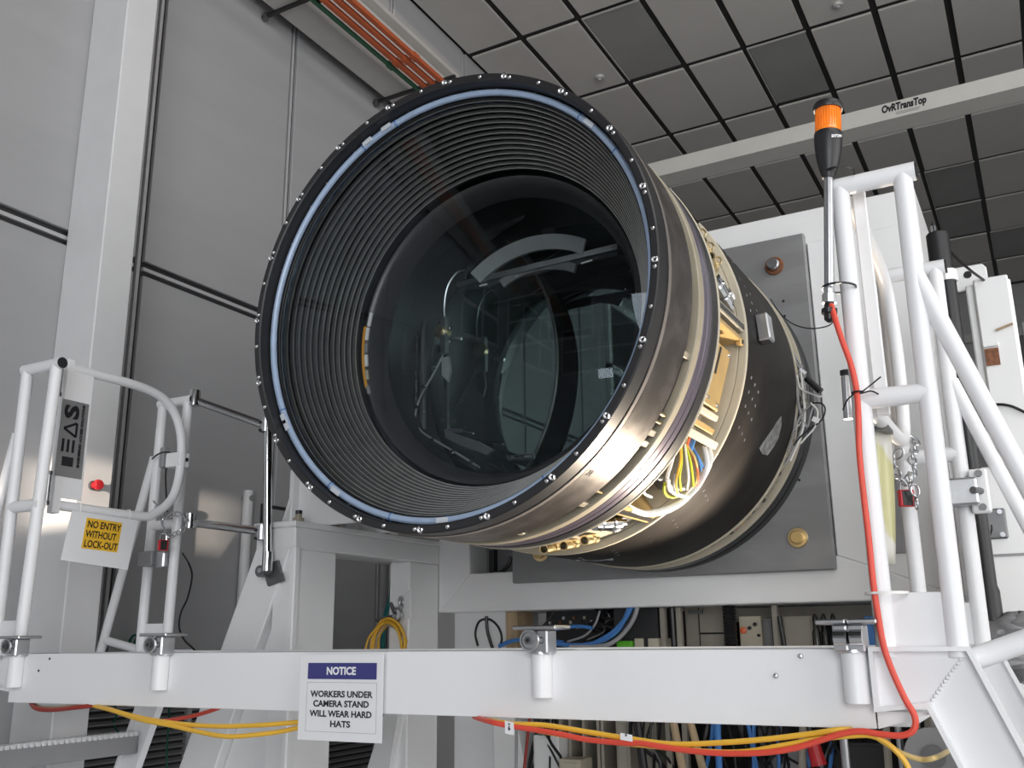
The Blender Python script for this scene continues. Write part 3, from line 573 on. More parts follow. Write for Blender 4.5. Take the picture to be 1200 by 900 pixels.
M().tube(spl([(-2.7011, 4.9, 0.4666), (-2.7184, 4.9, 0.4192), (-2.7637, 4.9, 0.3826), (-2.8089, 4.9, 0.3749), (-2.8259, 4.9, 0.3804)]), .012, 8).out('hose_end', 'black2', S); M().box(*[-2.8832, -2.8484], 4.96, 5.0, *[0.3825, 0.5165]).out('strut', 'black2', S)
text('21', 'stamped_mark', 'ink', T, PA(-53, .8325, 2.775), UY, TAN(-53), .022, .0012, 'LEFT', .0004)
R_ = random.Random(21)
for i in range(16):
    a0 = R_.uniform(-2, 10); a1 = a0 - R_.uniform(8, 24); k = R_.uniform(.0, .03)
    pts = [PA(a0 + (a1 - a0)*j/4, .822 + k*sin(pi*j/4) + R_.uniform(0, .012), 4.49 + R_.uniform(0, .11)) for j in range(5)]
    M().tube(spl(pts, 5), R_.choice((.003, .004, .005)), 6).out('loose_wire', R_.choice(('greycab', 'whitecab', 'greycab', 'tan', 'black2')), T)

# ------------------------------------------------------------------ the work platform in front
P = thing('work_platform', 'white steel work platform across the front, with guard rails, gates and end ladders', 'platform', (-1.95, 2.9, -1.65))
ZT, ZB = -.028, -.207
M().box(-3.575, -.402, 2.47, 2.478, ZB, ZT).box(-3.575, -.402, 2.478, 2.545, ZT - .008, ZT).box(-3.575, -.402, 2.478, 2.545, ZB, ZB + .008).out('front_channel', 'white', P, 0, .0015)
M().box(-3.575, -.402, 2.545, 2.56, ZT - .012, ZT + .002).out('deck_edge', 'steel', P)
for x in (-3.60, -.36): M().box(x - .03, x + .03, 2.545, 3.42, ZB, ZT).out('side_channel', 'white', P, 0, .003)
M().box(-3.57, -.33, 3.40, 3.45, ZB, ZT).out('rear_channel', 'white', P, 0, .003)
for x in (-3.518, -2.735, -1.257, -.434): M().cyl((x, 2.447, -.035), (x, 2.447, -.150), .0285, 20).out('socket_tube', 'white', P)
for q in [(-3.3547, 2.469, -0.0465), (-3.4116, 2.469, -0.0899)]: M().cyl(q, (q[0], 2.475, q[2]), .005, 8).out('drilled_hole', 'black2', P)
for q in [(-0.5617, 2.469, -0.0446), (-0.6254, 2.469, -0.0907)]: M().rev((q[0], 2.47, q[2]), -UY, [(.0001, .007), (.005, .006), (.0075, 0)], 12).out('rivet', 'bolt', P)
TR = .0245
def V3(a): return Vector(a)
def post(x, y, z0, z1, x0=None, r=TR): return M().cyl((x if x0 is None else x0, y, z0), (x, y, z1 - .004), r*.97, 20).out('post', 'white', P)
def rail(p, q, nm='top_rail', r=TR): return M().cyl(p, q, r, 18).out(nm, 'white', P)
def cap_end(p, d): return M().cyl(V3(p), V3(p) + V3(d)*.004, TR*.94, 18).out('end_cap', 'black', P)
# guard panels: left front, left rear, right front, right rear
for xa, xb, xa0, xb0, y, zt, zm in ((-3.700, -3.510, -3.69, -3.545, 2.47, 1.135, .55), (-3.875, -3.695, -3.89, -3.715, 3.35, 1.19, .57), (-.356, -.200, -.362, -.208, 2.47, 1.150, .57), (-.372, -.208, -.378, -.212, 3.35, 1.195, .56)):
    post(xa, y, ZT - .02, zt, xa0); post(xb, y, ZT - .02, zt, xb0)
    rail((xa - .022, y, zt), (xb + .032, y, zt)); cap_end((xb + .032, y, zt), (1, 0, 0)); cap_end((xa - .022, y, zt), (-1, 0, 0))
    rail((xa, y, zm), (xb, y, zm), 'mid_rail')
    M().box(xa0 - .01, xb0 + .01, y - .006, y + .006, ZT, .098).out('toe_plate', 'white', P, 0, .002)
# raking handrails of the end ladders
for p, q in (((-.198, 2.47, .87), (.56, 2.47, -1.45)), ((-.202, 3.35, .80), (.54, 3.35, -1.45)), ((-3.715, 2.47, .86), (-4.14, 2.47, -.95)), ((-3.905, 3.35, .92), (-4.40, 3.35, -.85))): rail(p, q, 'ladder_handrail', .022)
rail((-4.165, 3.35, .03), (-3.80, 3.38, -.05), 'brace', .02); rail((-.186, 2.496, -.054), (.55, 2.496, .205), 'brace', .025)
# ladder cheeks: channel shaped, cranked where the platform ends
def cheek(s, xe, y):
    o = [(0, -.024), (.215, -.024), (.755, -1.40), (.625, -1.40), (.112, -.155), (0, -.168)]
    w = M().prism([(xe + s*a, b) for a, b in o], 'y', y, y + .008).out('ladder_cheek', 'white', P)
    n = len(o); f = M(); Q = [Vector((xe + s*a, b, 0)) for a, b in o]; I = []
    for i in range(n):
        e0 = (Q[i] - Q[i-1]).normalized(); e1 = (Q[(i+1) % n] - Q[i]).normalized()
        n0 = Vector((e0.y, -e0.x, 0))*s; n1 = Vector((e1.y, -e1.x, 0))*s; k = .010/(1 + n0.dot(n1)); I.append(Q[i] + (n0 + n1)*k)
    V = [(q.x, yy, q.y) for yy in (y - .030, y + .001) for q in Q] + [(q.x, yy, q.y) for yy in (y - .030, y + .001) for q in I]
    F = []
    for i in range(n):
        j = (i + 1) % n
        F += [(i, j, j + n, i + n), (i + 2*n, j + 2*n, j + 3*n, i + 3*n), (i, j, j + 2*n, i + 2*n), (i + n, j + n, j + 3*n, i + 3*n)]
    f.add(V, F).out('cheek_flange', 'white', w)
    bd = M()
    for k in range(14): t = .06 + k*.062; bd.ball((xe + s*(.112 + .1*t), y - .001, -.155 + .128*t), .0055, 6)
    bd.out('weld_bead', 'white', w)
cheek(1, -.398, 2.462); cheek(-1, -3.578, 2.50); cheek(1, -.39, 3.40); cheek(-1, -3.60, 3.40)
M().prism([(-.398, ZB), (-.398, -.168), (-.27, -.168)], 'y', 2.47, 2.56).out('corner_gusset', 'white', P)
for i, z in enumerate((-.41, -.72, -1.02, -1.32)):
    dx = -.33*(z + .41)*-1
    t = M().box(-3.96 + dx, -3.90 + dx, 2.52, 3.39, z - .085, z).box(-4.10 + dx, -3.96 + dx, 2.52, 3.39, z - .006, z).out('ladder_tread', 'grey', P, 0, .003)
    M_ = M()
    for k in range(30): M_.obox((-3.925 + dx, 2.535 + k*.0288, z + .004), (.034, .008, 0), (-.003, .008, 0), (0, 0, .009))
    M_.out('tread_teeth', 'white2', t)
    if i < 3: M().box(.02 - dx*1.15 - .1, .1 - dx*1.15, 2.52, 3.39, z - .04, z).out('ladder_tread', 'grey', P, 0, .003)
# left gate: bent tube, hinge bar, name plate
gx = -3.615
gt = M().tube(spl([(gx, 2.60, 1.165), (gx, 2.95, 1.168), (gx, 3.12, 1.14), (gx, 3.215, 1.06), (gx, 3.257, .94), (gx, 3.257, .78), (gx, 3.22, .665), (gx, 3.13, .59), (gx, 3.03, .568), (gx, 2.60, .571)], 7), .021, 14).out('gate_tube', 'white', P)
M().box(gx - .02, gx + .02, 2.585, 2.62, .535, 1.20).out('hinge_bar', 'white', gt, 0, .003)
M().box(gx + .010, gx + .018, 2.61, 2.72, .60, 1.15).out('gate_plate', 'white', gt, 0, .002)
for z in (1.09, .63):
    h = M().cyl((-3.575, 2.535, z - .055), (-3.575, 2.535, z + .055), .012, 12).out('hinge_barrel', 'steel', P); M().cyl((-3.575, 2.535, z + .055), (-3.575, 2.535, z + .07), .015, 12).out('hinge_collar', 'dsteel', h); M().cyl((-3.575, 2.535, z - .07), (-3.575, 2.535, z - .055), .015, 12).out('hinge_collar', 'dsteel', h)
M().box(-3.70, -3.60, 3.24, 3.30, .83, .90).out('latch_bracket', 'white2', P, 0, .004); M().cyl((-3.605, 3.28, .865), (-3.595, 3.28, .865), .010, 12).out('latch_bolt', 'black2', P)
np_ = M().box(-3.597, -3.592, 2.575, 2.705, .69, 1.02).out('name_plate', 'plate', P, 0, .001, label='grey name plate with black lettering turned on its side')
lt = M()                                              # stylised letters: E of three bars, A a hollow triangle, S with a tail
for y in (2.597, 2.622, 2.647): lt.box(-3.5925, -3.5913, y - .006, y + .006, .795, .850)
tri = [(2.594, .895), (2.655, .865), (2.655, .925)]
for i in range(3):
    a_, b_ = Vector((-3.5919, *tri[i])), Vector((-3.5919, *tri[(i+1) % 3])); lt.bar(a_, b_, .0012, .011, (0, .5, .5) if i != 1 else (0, 1, 0))
lt.out('lettering', 'ink', np_, 0)
text('S', 'lettering', 'ink', np_, (-3.5915, 2.655, .940), (0, 0, 1), (0, -1, 0), .064, .004, width=.062)
M().box(-3.5925, -3.5913, 2.60, 2.655, .735, .775).out('logo_mark', 'black', np_)
text('ENGINEERED ACCESS SOLUTIONS', 'lettering', 'ink', np_, (-3.5915, 2.685, .735), (0, 0, 1), (0, -1, 0), .011, .001, width=.275)
# right gate, seen almost edge on
gx2 = -.348
g2 = M().tube(spl([(gx2, 2.56, 1.14), (gx2, 2.95, 1.14), (gx2, 3.15, 1.10), (gx2, 3.24, .98), (gx2, 3.26, .85), (gx2, 3.22, .68), (gx2, 3.1, .58), (gx2, 2.56, .56)], 7), .021, 12).out('gate_tube', 'white', P)
M().box(-.336, -.302, 2.535, 2.55, .54, 1.16).out('hinge_bar', 'white', g2, 0, .003)
M().box(-.338, -.330, 2.56, 2.70, .66, 1.10).out('gate_plate', 'plate', g2)
h = M().cyl((-.408, 2.56, .545), (-.404, 2.56, .66), .012, 12).out('hinge_barrel', 'steel', P); M().cyl((-.404, 2.56, .66), (-.404, 2.56, .675), .014, 12).out('hinge_collar', 'black', h)

# signs
N = thing('notice_sign', 'white laminated NOTICE sign with blue header hanging on the front girder', 'sign', (-1.943, 2.44, -.034))
M().box(-2.103, -1.783, 2.438, 2.440, -.287, -.034).out('laminate', 'paper', N, 0, .0006)
M().box(-2.071, -1.807, 2.4372, 2.4382, -.108, -.060).out('header', 'navy', N, label='dark blue header bar')
M().box(-2.073, -1.805, 2.4376, 2.4382, -.2615, -.2605).box(-2.073, -1.805, 2.4376, 2.4382, -.118, -.117).box(-2.073, -2.072, 2.4376, 2.4382, -.261, -.117).box(-1.806, -1.805, 2.4376, 2.4382, -.261, -.117).out('border', 'grey', N)
text('NOTICE', 'lettering', 'whiteink', N, (-1.941, 2.4368, -.094), (1, 0, 0), (0, 0, 1), .0215, .0011, 'CENTER', .0002, .112)
for s, z, wd in (('WORKERS UNDER', -.160, .238), ('CAMERA STAND', -.188, .212), ('WILL WEAR HARD', -.217, .236), ('HATS', -.246, .076)):
    text(s, 'lettering', 'ink', N, (-1.939, 2.4372, z), (1, 0, 0), (0, 0, 1), .0175, .0008, 'CENTER', .0002, wd)
NE = thing('no_entry_sign', 'white plastic sheet with yellow NO ENTRY WITHOUT LOCK-OUT label under the left gate', 'sign', (gx, 2.84, .54))
sx_ = gx + .024
M().add([(sx_ - d, *p) for d in (0, .003) for p in ((2.675, .553), (3.02, .545), (2.985, .322), (2.645, .345))], [(0, 1, 2, 3), (7, 6, 5, 4), (0, 4, 5, 1), (1, 5, 6, 2), (2, 6, 7, 3), (3, 7, 4, 0)]).out('sheet', 'paper', NE, 0)
ya = Vector((0, .996, -.03)); up = Vector((0, .10, .99))
lc = Vector((sx_ + .001, 2.835, .4625))
M().obox(lc, ya*.092, up*.066, (.0008, 0, 0)).out('yellow_label', 'label', NE, 0)
for i, s in enumerate(('NO ENTRY', 'WITHOUT', 'LOCK-OUT')):
    o_ = lc + Vector((.0012, 0, 0)) - ya*.084 + up*(.026 - .042*i)
    text(s, 'lettering', 'ink', NE, o_, ya, up, .029, .001, 'LEFT', .0002, (.172, .158, .170)[i])
for y in (2.72, 2.98): M().torus((gx, y, .568), (0, 1, 0), .0235, .002, 14, 6).out('tie', 'whitecab', NE)
RS = thing('folded_sign', 'curled clear sign sheet with faded yellow print behind the right posts', 'sign', (-.34, 2.75, .5))
V = []; F = []
for i in range(9):
    for j in range(5):
        t = i/8; u_ = j/4; V.append((-.378 + .042*u_*(1 - .6*t) + .005*sin(6*u_ + 3*t) - .006*t, 2.72 + .07*u_, .545 - .36*t))
for i in range(8):
    for j in range(4): k = i*5 + j; F.append((k, k+1, k+6, k+5))
sh_ = M().add(V, F).out('sheet', 'signpic', RS); sh_.data.materials[0] = W['signpic']
sm_ = sh_.modifiers.new('thickness', 'SOLIDIFY'); sm_.thickness = .002
M().box(-.382, -.332, 2.71, 2.80, .538, .550).out('clip_bar', 'dsteel', RS)

# toggle clamps standing on the four sockets
for x, turn, l in ((-3.518, 0, 'steel swing clamp on the girder at the far left'), (-2.735, 0, 'steel swing clamp on the girder left of the NOTICE sign'), (-1.257, 0, 'steel swing clamp in the middle of the girder, below the barrel'), (-.434, 1, 'steel swing clamp at the right end of the girder, plate split in two')):
    t = thing('swing_clamp', l, 'clamp', (x, 2.447, -.03), 'clamps on the girder sockets')
    if turn: M().box(x - .072, x - .004, 2.40, 2.50, .028, .040).box(x + .000, x + .066, 2.40, 2.50, .028, .040).out('plate', 'steel', t, 0, .003)
    else: M().box(x - .066, x + .066, 2.40, 2.50, .028, .039).out('plate', 'steel', t, 0, .003)
    M().box(x - .004, x + .034, 2.415, 2.475, -.036, .028).out('jaw', 'steel', t, 0, .004)
    M().cyl((x, 2.447, -.036), (x, 2.447, -.030), .036, 20).out('collar', 'steel', t)
    if turn:
        for s in (-1, 1): M().cyl((x + s*.018 - .014, 2.405, -.002), (x + s*.018 + .014, 2.405, -.002), .018, 14).out('knuckle', 'chrome', t)
        M().box(x - .036, x - .004, 2.41, 2.48, -.034, .028).out('jaw', 'steel', t, 0, .004)
    else:
        M().cyl((x - .018, 2.41, .0), (x - .018, 2.485, .0), .026, 18).out('knuckle', 'dsteel' if x < -2 else 'steel', t)
        M().torus((x - .018, 2.411, .0), (0, 1, 0), .026, .005, 18, 6).out('knuckle_ring', 'steel', t)
        b = M().cyl((x - .018, 2.40, .0), (x - .018, 2.412, .0), .012, 6).out('bolt', 'dsteel', t); M().cyl((x - .018, 2.399, .0), (x - .018, 2.401, .0), .006, 6).out('bolt_socket', 'black2', b)
        M().torus((x + .016, 2.414, .0), (0, 1, 0), .008, .002, 14, 6).out('screw_ring', 'dsteel', t)

# beacon on its pole, strapped to the right front panel
bp, bq = Vector((-.404, 2.432, .835)), Vector((-.357, 2.432, 1.375)); bd_ = (bq - bp).normalized(); LN = (bq - bp).length
B = thing('beacon_light', 'amber warning beacon with black base on a grey steel pole, strapped to the right rail', 'beacon', tuple(bp))
M().rev(bp, bd_, [(.0001, .0), (.0125, 0), (.0125, LN - .205), (.0001, LN - .205)], 18).out('pole', 'steel', B, 30)
M().rev(bp, bd_, [(.0001, -.012), (.018, -.012), (.018, .012), (.014, .014), (.014, .03), (.0125, .03)], 8).out('pole_nut', 'steel', B, 20)
gd = M().rev(bp, bd_, [(.0001, -.065), (.006, -.062), (.013, -.056), (.014, -.042), (.020, -.040), (.020, -.028), (.013, -.026), (.013, -.012), (.0001, -.012)], 12).out('cable_gland', 'black2', B, 30)
M().rev(bp, bd_, [(.0001, LN - .212), (.0160, LN - .211), (.0180, LN - .203), (.0235, LN - .186), (.0285, LN - .166), (.0325, LN - .143), (.0350, LN - .120), (.0362, LN - .098), (.0362, LN - .085), (.0345, LN - .082), (.0001, LN - .082)], 32).out('base_cup', 'black', B, 40)
am_ = M().rev(bp, bd_, [(.0001, LN - .083), (.0345, LN - .083), (.0345, LN - .078), (.0325, LN - .074), (.0325, LN - .018), (.034, LN - .016), (.0001, LN - .016)], 40).out('amber_lens', 'amber', B, 30)
for i in range(30): M().bar(bp + bd_*(LN - .073) + Vector((cos(i*pi/15), sin(i*pi/15), 0))*.0325, bp + bd_*(LN - .019) + Vector((cos(i*pi/15), sin(i*pi/15), 0))*.0325, .003, .0015).out('lens_rib', 'amber', am_, 0)
M().rev(bp, bd_, [(.0001, LN - .017), (.0375, LN - .017), (.0385, LN - .012), (.0385, LN - .004), (.035, LN + .003), (.0001, LN + .004)], 36).out('top_cap', 'black', B, 35)
xr = Vector((.83, -.55, 0)).normalized(); 
text('EATON', 'lettering', 'whiteink', B, bp + bd_*(LN - .112) + Vector((.0150, -.0325, 0)), (.86, .5, 0), bd_, .0075, .0005, 'LEFT', .0003, .026)
for t_ in (.345, .03):
    c = bp + bd_*t_ + Vector((.022, .015, 0))
    M().rev(c, bd_, [(.040, -.0025), (.043, -.0025), (.043, .0025), (.040, .0025)], 24, closed=True).out('strap', 'black2', B)

# cables along the girder
def cable(name, label, m, r, pts, grp=None, k=8):
    t = tag(M().tube(spl(pts, k), r, 10).out(name, m, None), label, 'cable', grp); return t
cable('power_cable', 'red cable hanging from the beacon down the right post and along below the girder', 'red', .0072, [(-0.3998, 2.425, 0.8161), (-0.3903, 2.415, 0.7636), (-0.3791, 2.415, 0.7079), (-0.3649, 2.415, 0.6438), (-0.3593, 2.415, 0.5778), (-0.3609, 2.41, 0.5127), (-0.3672, 2.41, 0.4291), (-0.3685, 2.415, 0.3265), (-0.3672, 2.415, 0.2253), (-0.3677, 2.415, 0.1265), (-0.3653, 2.415, 0.0585), (-0.3601, 2.415, -0.0178), (-0.3476, 2.415, -0.074), (-0.3269, 2.415, -0.1346), (-0.3098, 2.415, -0.1741), (-0.3166, 2.415, -0.203), (-0.3446, 2.415, -0.2147), (-0.3897, 2.415, -0.2126), (-0.4261, 2.415, -0.2083), (-0.464, 2.415, -0.2132), (-0.523, 2.415, -0.2318), (-0.5832, 2.415, -0.2509), (-0.6541, 2.415, -0.2632), (-0.7475, 2.415, -0.2689), (-0.8329, 2.415, -0.2666), (-0.9099, 2.415, -0.2597), (-0.9663, 2.415, -0.2537), (-1.001, 2.415, -0.255), (-1.1076, 2.415, -0.2506), (-1.2059, 2.415, -0.2371), (-1.3344, 2.415, -0.2238), (-1.401, 2.415, -0.2147), (-1.5039, 2.5, -0.2098)])
for x, y, l in ((1005, 460, 'dark tie round the red cable at the hinge'), (1027, 694, 'pale tie round the red cable near the girder')):
    q = Vector((-0.3573, 2.415, 0.5775) if y == 460 else (-0.365, 2.415, 0.0972))
    t = M().torus(q, (0, 0, 1), .013, .0025, 14, 6)
    if y == 460: t.tube(spl([q + Vector((.01, 0, 0)), q + Vector((.03, .02, .02)), q + Vector((.055, .02, .037))]), .002, 6).tube(spl([q + Vector((-.01, 0, -.003)), q + Vector((-.03, .02, -.012)), q + Vector((-.045, .04, -.03))]), .002, 6).tube(spl([q + Vector((.01, 0, -.003)), q + Vector((.03, .01, .002)), q + Vector((.045, .02, -.006))]), .002, 6)
    else: t.rev(q + Vector((.02, .03, 0)), (0, 0, 1), [(.045, -.003), (.049, -.003), (.049, .003), (.045, .003)], 20, closed=True)
    tag(t.out('cable_tie', 'black2' if y == 460 else 'whitecab'), l, 'cable tie')
cable('extension_cord', 'yellow cable right of the sign, upper one of the right pair', 'yellow', .0068, [(-1.4926, 2.5, -0.2142), (-1.3426, 2.43, -0.2186), (-1.2384, 2.43, -0.22), (-1.1138, 2.43, -0.2333), (-0.9951, 2.43, -0.2459), (-0.8814, 2.43, -0.254), (-0.7504, 2.43, -0.2452), (-0.6456, 2.43, -0.2337), (-0.5444, 2.43, -0.2189), (-0.4757, 2.43, -0.2073), (-0.4542, 2.5, -0.2122)], 'yellow cables under the girder')
cable('extension_cord', 'yellow cable right of the sign, lower one, drooping off to the right end', 'yellow', .0064, [(-1.4643, 2.5, -0.2203), (-1.3399, 2.425, -0.2225), (-1.2109, 2.425, -0.2402), (-1.088, 2.425, -0.2529), (-0.9476, 2.425, -0.26), (-0.8145, 2.425, -0.2668), (-0.7083, 2.425, -0.2644), (-0.6049, 2.425, -0.2451), (-0.5248, 2.425, -0.229), (-0.4475, 2.425, -0.219), (-0.4101, 2.425, -0.2177), (-0.3836, 2.425, -0.2277), (-0.3586, 2.425, -0.2484), (-0.3399, 2.425, -0.2744), (-0.3296, 2.425, -0.3092)], 'yellow cables under the girder')
cable('extension_cord', 'faded yellow cable end drooping at the right under the ladder cheek', 'beigecable', .006, [(-0.3948, 2.44, -0.2258), (-0.3692, 2.44, -0.2431), (-0.3435, 2.44, -0.2565), (-0.3088, 2.44, -0.2657), (-0.2802, 2.44, -0.2609), (-0.2709, 2.6, -0.2637)], 'yellow cables under the girder')
cable('extension_cord', 'yellow cable left of the sign, upper one of the left pair', 'yellow', .0075, [(-3.1541, 2.5, -0.2067), (-2.9554, 2.44, -0.2193), (-2.8236, 2.44, -0.2387), (-2.6569, 2.44, -0.2535), (-2.4607, 2.44, -0.2586), (-2.2858, 2.45, -0.2517), (-2.1669, 2.475, -0.2425), (-2.0954, 2.48, -0.2359)], 'yellow cables under the girder')
cable('extension_cord', 'yellow cable left of the sign, lower one of the left pair', 'yellow', .0075, [(-3.0843, 2.5, -0.2112), (-2.8114, 2.43, -0.2432), (-2.6451, 2.43, -0.2606), (-2.5254, 2.43, -0.2756), (-2.3918, 2.43, -0.2869), (-2.2837, 2.45, -0.2799), (-2.2004, 2.475, -0.269), (-2.0947, 2.48, -0.2485)], 'yellow cables under the girder')
cable('power_cable', 'dark red cable sagging under the left end of the girder', 'dred', .008, [(-3.4791, 2.5, -0.2067), (-3.39, 2.46, -0.224), (-3.3016, 2.46, -0.2281), (-3.1616, 2.46, -0.2163), (-3.0534, 2.5, -0.2047)])
cable('power_cable', 'brown cable sagging under the left end of the girder beside the dark red one', 'wood', .006, [(-3.4685, 2.5, -0.2096), (-3.4022, 2.49, -0.2231), (-3.2951, 2.49, -0.2209), (-3.193, 2.52, -0.2116)])
cable('power_cable', 'red cable rising behind the left yellow cables', 'red', .008, [(-3.2547, 2.9, -0.3007), (-3.1354, 2.9, -0.2878), (-3.0199, 2.9, -0.2689), (-2.9082, 2.9, -0.2411), (-2.8216, 2.9, -0.208)])
for q, l in (((-1.334, 2.4, -0.227), 'white tag clipped to the cables below the middle of the girder'), ((-0.9965, 2.4, -0.2393), 'small white tag on the cables right of the middle')):
    t = thing('cable_tag', l, 'tag', q, 'tags on the cables')
    big = q[0] < -1.2; w_, h_ = (.013, .016) if l.startswith('white') else (.016, .008)
    M().obox(q, (w_, 0, -.002), (0, .0015, 0), (0, 0, h_)).out('card', 'paper', t, 0); M().cyl((q[0], q[1] - .0025, q[2] + h_*.6), (q[0], q[1] + .012, q[2] + h_*.6), .003, 8).out('eyelet', 'dsteel', t)
    if l.startswith('white'): text('6', 'lettering', 'ink', t, (q[0] - .004, q[1] - .0018, q[2] - .006), (1, 0, 0), (0, 0, 1), .011, .0006, 'LEFT', .0002)

# chains and padlocks
def chain(name, label, pts, r=.0075, w=.0022, grp=None, lockc=None):
    t = thing(name, label, 'chain', pts[0], grp)
    P_ = spl(pts, 12); L_ = [0]
    for i in range(1, len(P_)): L_.append(L_[-1] + (P_[i] - P_[i-1]).length)
    n = int(L_[-1]/(r*2.6)); k = 0
    for i in range(n + 1):
        d = L_[-1]*i/n
        while k < len(P_) - 2 and L_[k+1] < d: k += 1
        f = (d - L_[k])/max(L_[k+1] - L_[k], 1e-6); c = P_[k].lerp(P_[k+1], f); e = (P_[k+1] - P_[k]).normalized()
        s = e.cross(Vector((.3, -.9, .2) if i % 2 else (.9, .35, .3))).normalized()
        pt = [c + e*cos(2*pi*j/12)*r*1.55 + s*sin(2*pi*j/12)*r for j in range(13)]
        M().tube(pt, w, 6).out('link', 'steel', t)
    return t
def padlock(label, c, ax, s=1.0):
    c = Vector(c); ax = Vector(ax).normalized(); n = ax.cross(Vector((0, 0, 1))).normalized()
    t = thing('padlock', label, 'padlock', tuple(c), 'red padlocks')
    M().obox(c, ax*.020*s, n*.009*s, (0, 0, .022*s)).out('body', 'redbtn', t, 0, .003*s); M().obox(c - n*.0095*s, ax*.013*s, n*.0008, (0, 0, .019*s)).out('face_label', 'black2', t, 0)
    M().obox(c + n*.0095*s, ax*.013*s, n*.0008, (0, 0, .019*s)).out('face_label', 'black2', t, 0)
    M().tube([c + Vector((0, 0, .02*s)) - ax*.012*s, c + Vector((0, 0, .036*s)) - ax*.012*s] + [c + Vector((0, 0, (.036 + .012*sin(rad(a)))*s)) - ax*.012*s*cos(rad(a)) for a in range(30, 180, 30)] + [c + Vector((0, 0, .036*s)) + ax*.012*s, c + Vector((0, 0, .02*s)) + ax*.012*s], .0032*s, 8).out('shackle', 'chrome', t)
    return t
chain('safety_chain', 'steel chain looped round the left gate end and its post', [(-3.6975, 3.2, 0.6509), (-3.6579, 3.2, 0.6074), (-3.6407, 3.2, 0.5579), (-3.6755, 3.25, 0.5246), (-3.6776, 3.28, 0.5031), (-3.6271, 3.28, 0.5121), (-3.5836, 3.28, 0.5296), (-3.586, 3.3, 0.5641), (-3.6058, 3.3, 0.5899), (-3.6489, 3.28, 0.6072), (-3.6878, 3.28, 0.5935)], .011, .0032)
padlock('red padlock hanging in the chain by the left gate', (-3.6451, 3.22, 0.4521), (.4, .9, 0), 1.15)
chain('safety_chain', 'steel chain round the right rear post above the red padlock', [(-0.3873, 3.31, 0.6624), (-0.3622, 3.31, 0.651), (-0.3438, 3.31, 0.6291), (-0.3281, 3.31, 0.6076), (-0.3338, 3.2, 0.527), (-0.33, 3.2, 0.4944), (-0.3471, 3.2, 0.4745), (-0.3636, 3.2, 0.4599), (-0.3792, 3.2, 0.4774), (-0.3858, 3.2, 0.5104), (-0.3885, 3.2, 0.5323), (-0.3712, 3.2, 0.5524)], .012, .0035)
padlock('red and black padlock hanging between the right posts', (-0.3639, 3.2, 0.412), (.85, .5, 0), 1.2)
chain('chain_end', 'short end of chain hanging beside the right padlock', [(-0.3425, 3.18, 0.4714), (-0.3346, 3.18, 0.431), (-0.3341, 3.18, 0.3916)], .012, .0035)
cb = thing('tube_clamp', 'silver block clamp on the rear post by the right chain', 'clamp', (-0.2099, 3.3, 0.4305))
q = (-0.2099, 3.3, 0.4305); M().box(q[0] - .045, q[0] + .045, 3.27, 3.34, q[2] - .042, q[2] + .042).out('block', 'steel', cb, 0, .006)
M().box(q[0] + .02, q[0] + .075, 3.30, 3.35, q[2] - .065, q[2] + .07).out('hinge_leaf', 'white2', cb, 0, .006)
for z in (-.05, .055, .0): M().cyl((q[0] + .052 - .02*(z == 0), 3.29 - .03*(z == 0), q[2] + z), (q[0] + .052, 3.305, q[2] + z), .011, 10).out('bolt', 'dsteel', cb)
lk = thing('lock_block', 'grey latch block on the left rear post below the chain', 'latch', (-3.8156, 3.32, 0.4035))
q = (-3.8156, 3.32, 0.4035); M().box(q[0] - .065, q[0] + .03, 3.28, 3.36, q[2] - .035, q[2] + .035).out('housing', 'grey', lk, 0, .004); M().box(q[0] + .03, q[0] + .09, 3.30, 3.34, q[2] - .045, q[2] + .03).out('keeper', 'steel', lk, 0, .006); M().cyl((q[0] - .08, 3.32, q[2]), (q[0] - .06, 3.32, q[2]), .012, 10).out('knob', 'dsteel', lk)
sw = thing('limit_switch', 'small grey switch with black cable on the left rear post', 'switch', (-3.8307, 3.36, 0.9166))
q = (-3.8018, 3.34, 0.9106); M().box(q[0] - .012, q[0] + .02, 3.30, 3.34, q[2] - .06, q[2] + .04).out('housing', 'grey', sw, 0, .003); M().tube(spl([(-3.7407, 3.3, 0.9195), (-3.7829, 3.3, 0.9238), (-3.8301, 3.3, 0.9157), (-3.8642, 3.3, 0.8975)]), .004, 6).out('tie', 'black2', sw)
M().tube(spl([(-3.7915, 3.33, 0.8648), (-3.7901, 3.33, 0.8003), (-3.7719, 3.33, 0.6926), (-3.7587, 3.33, 0.6286)]), .005, 6).out('lead', 'black2', sw)
eb = thing('emergency_button', 'red emergency stop button on the white column beside the gate', 'button', (-4.171, 3.206, .778))
M().cyl((-4.172, 3.206, .778), (-4.155, 3.206, .778), .024, 18).out('bezel', 'dsteel', eb); M().rev((-4.155, 3.206, .778), (1, 0, 0), [(.018, 0), (.018, .02), (.027, .024), (.027, .036), (.022, .044), (.0001, .046)], 20).out('button', 'redbtn', eb)
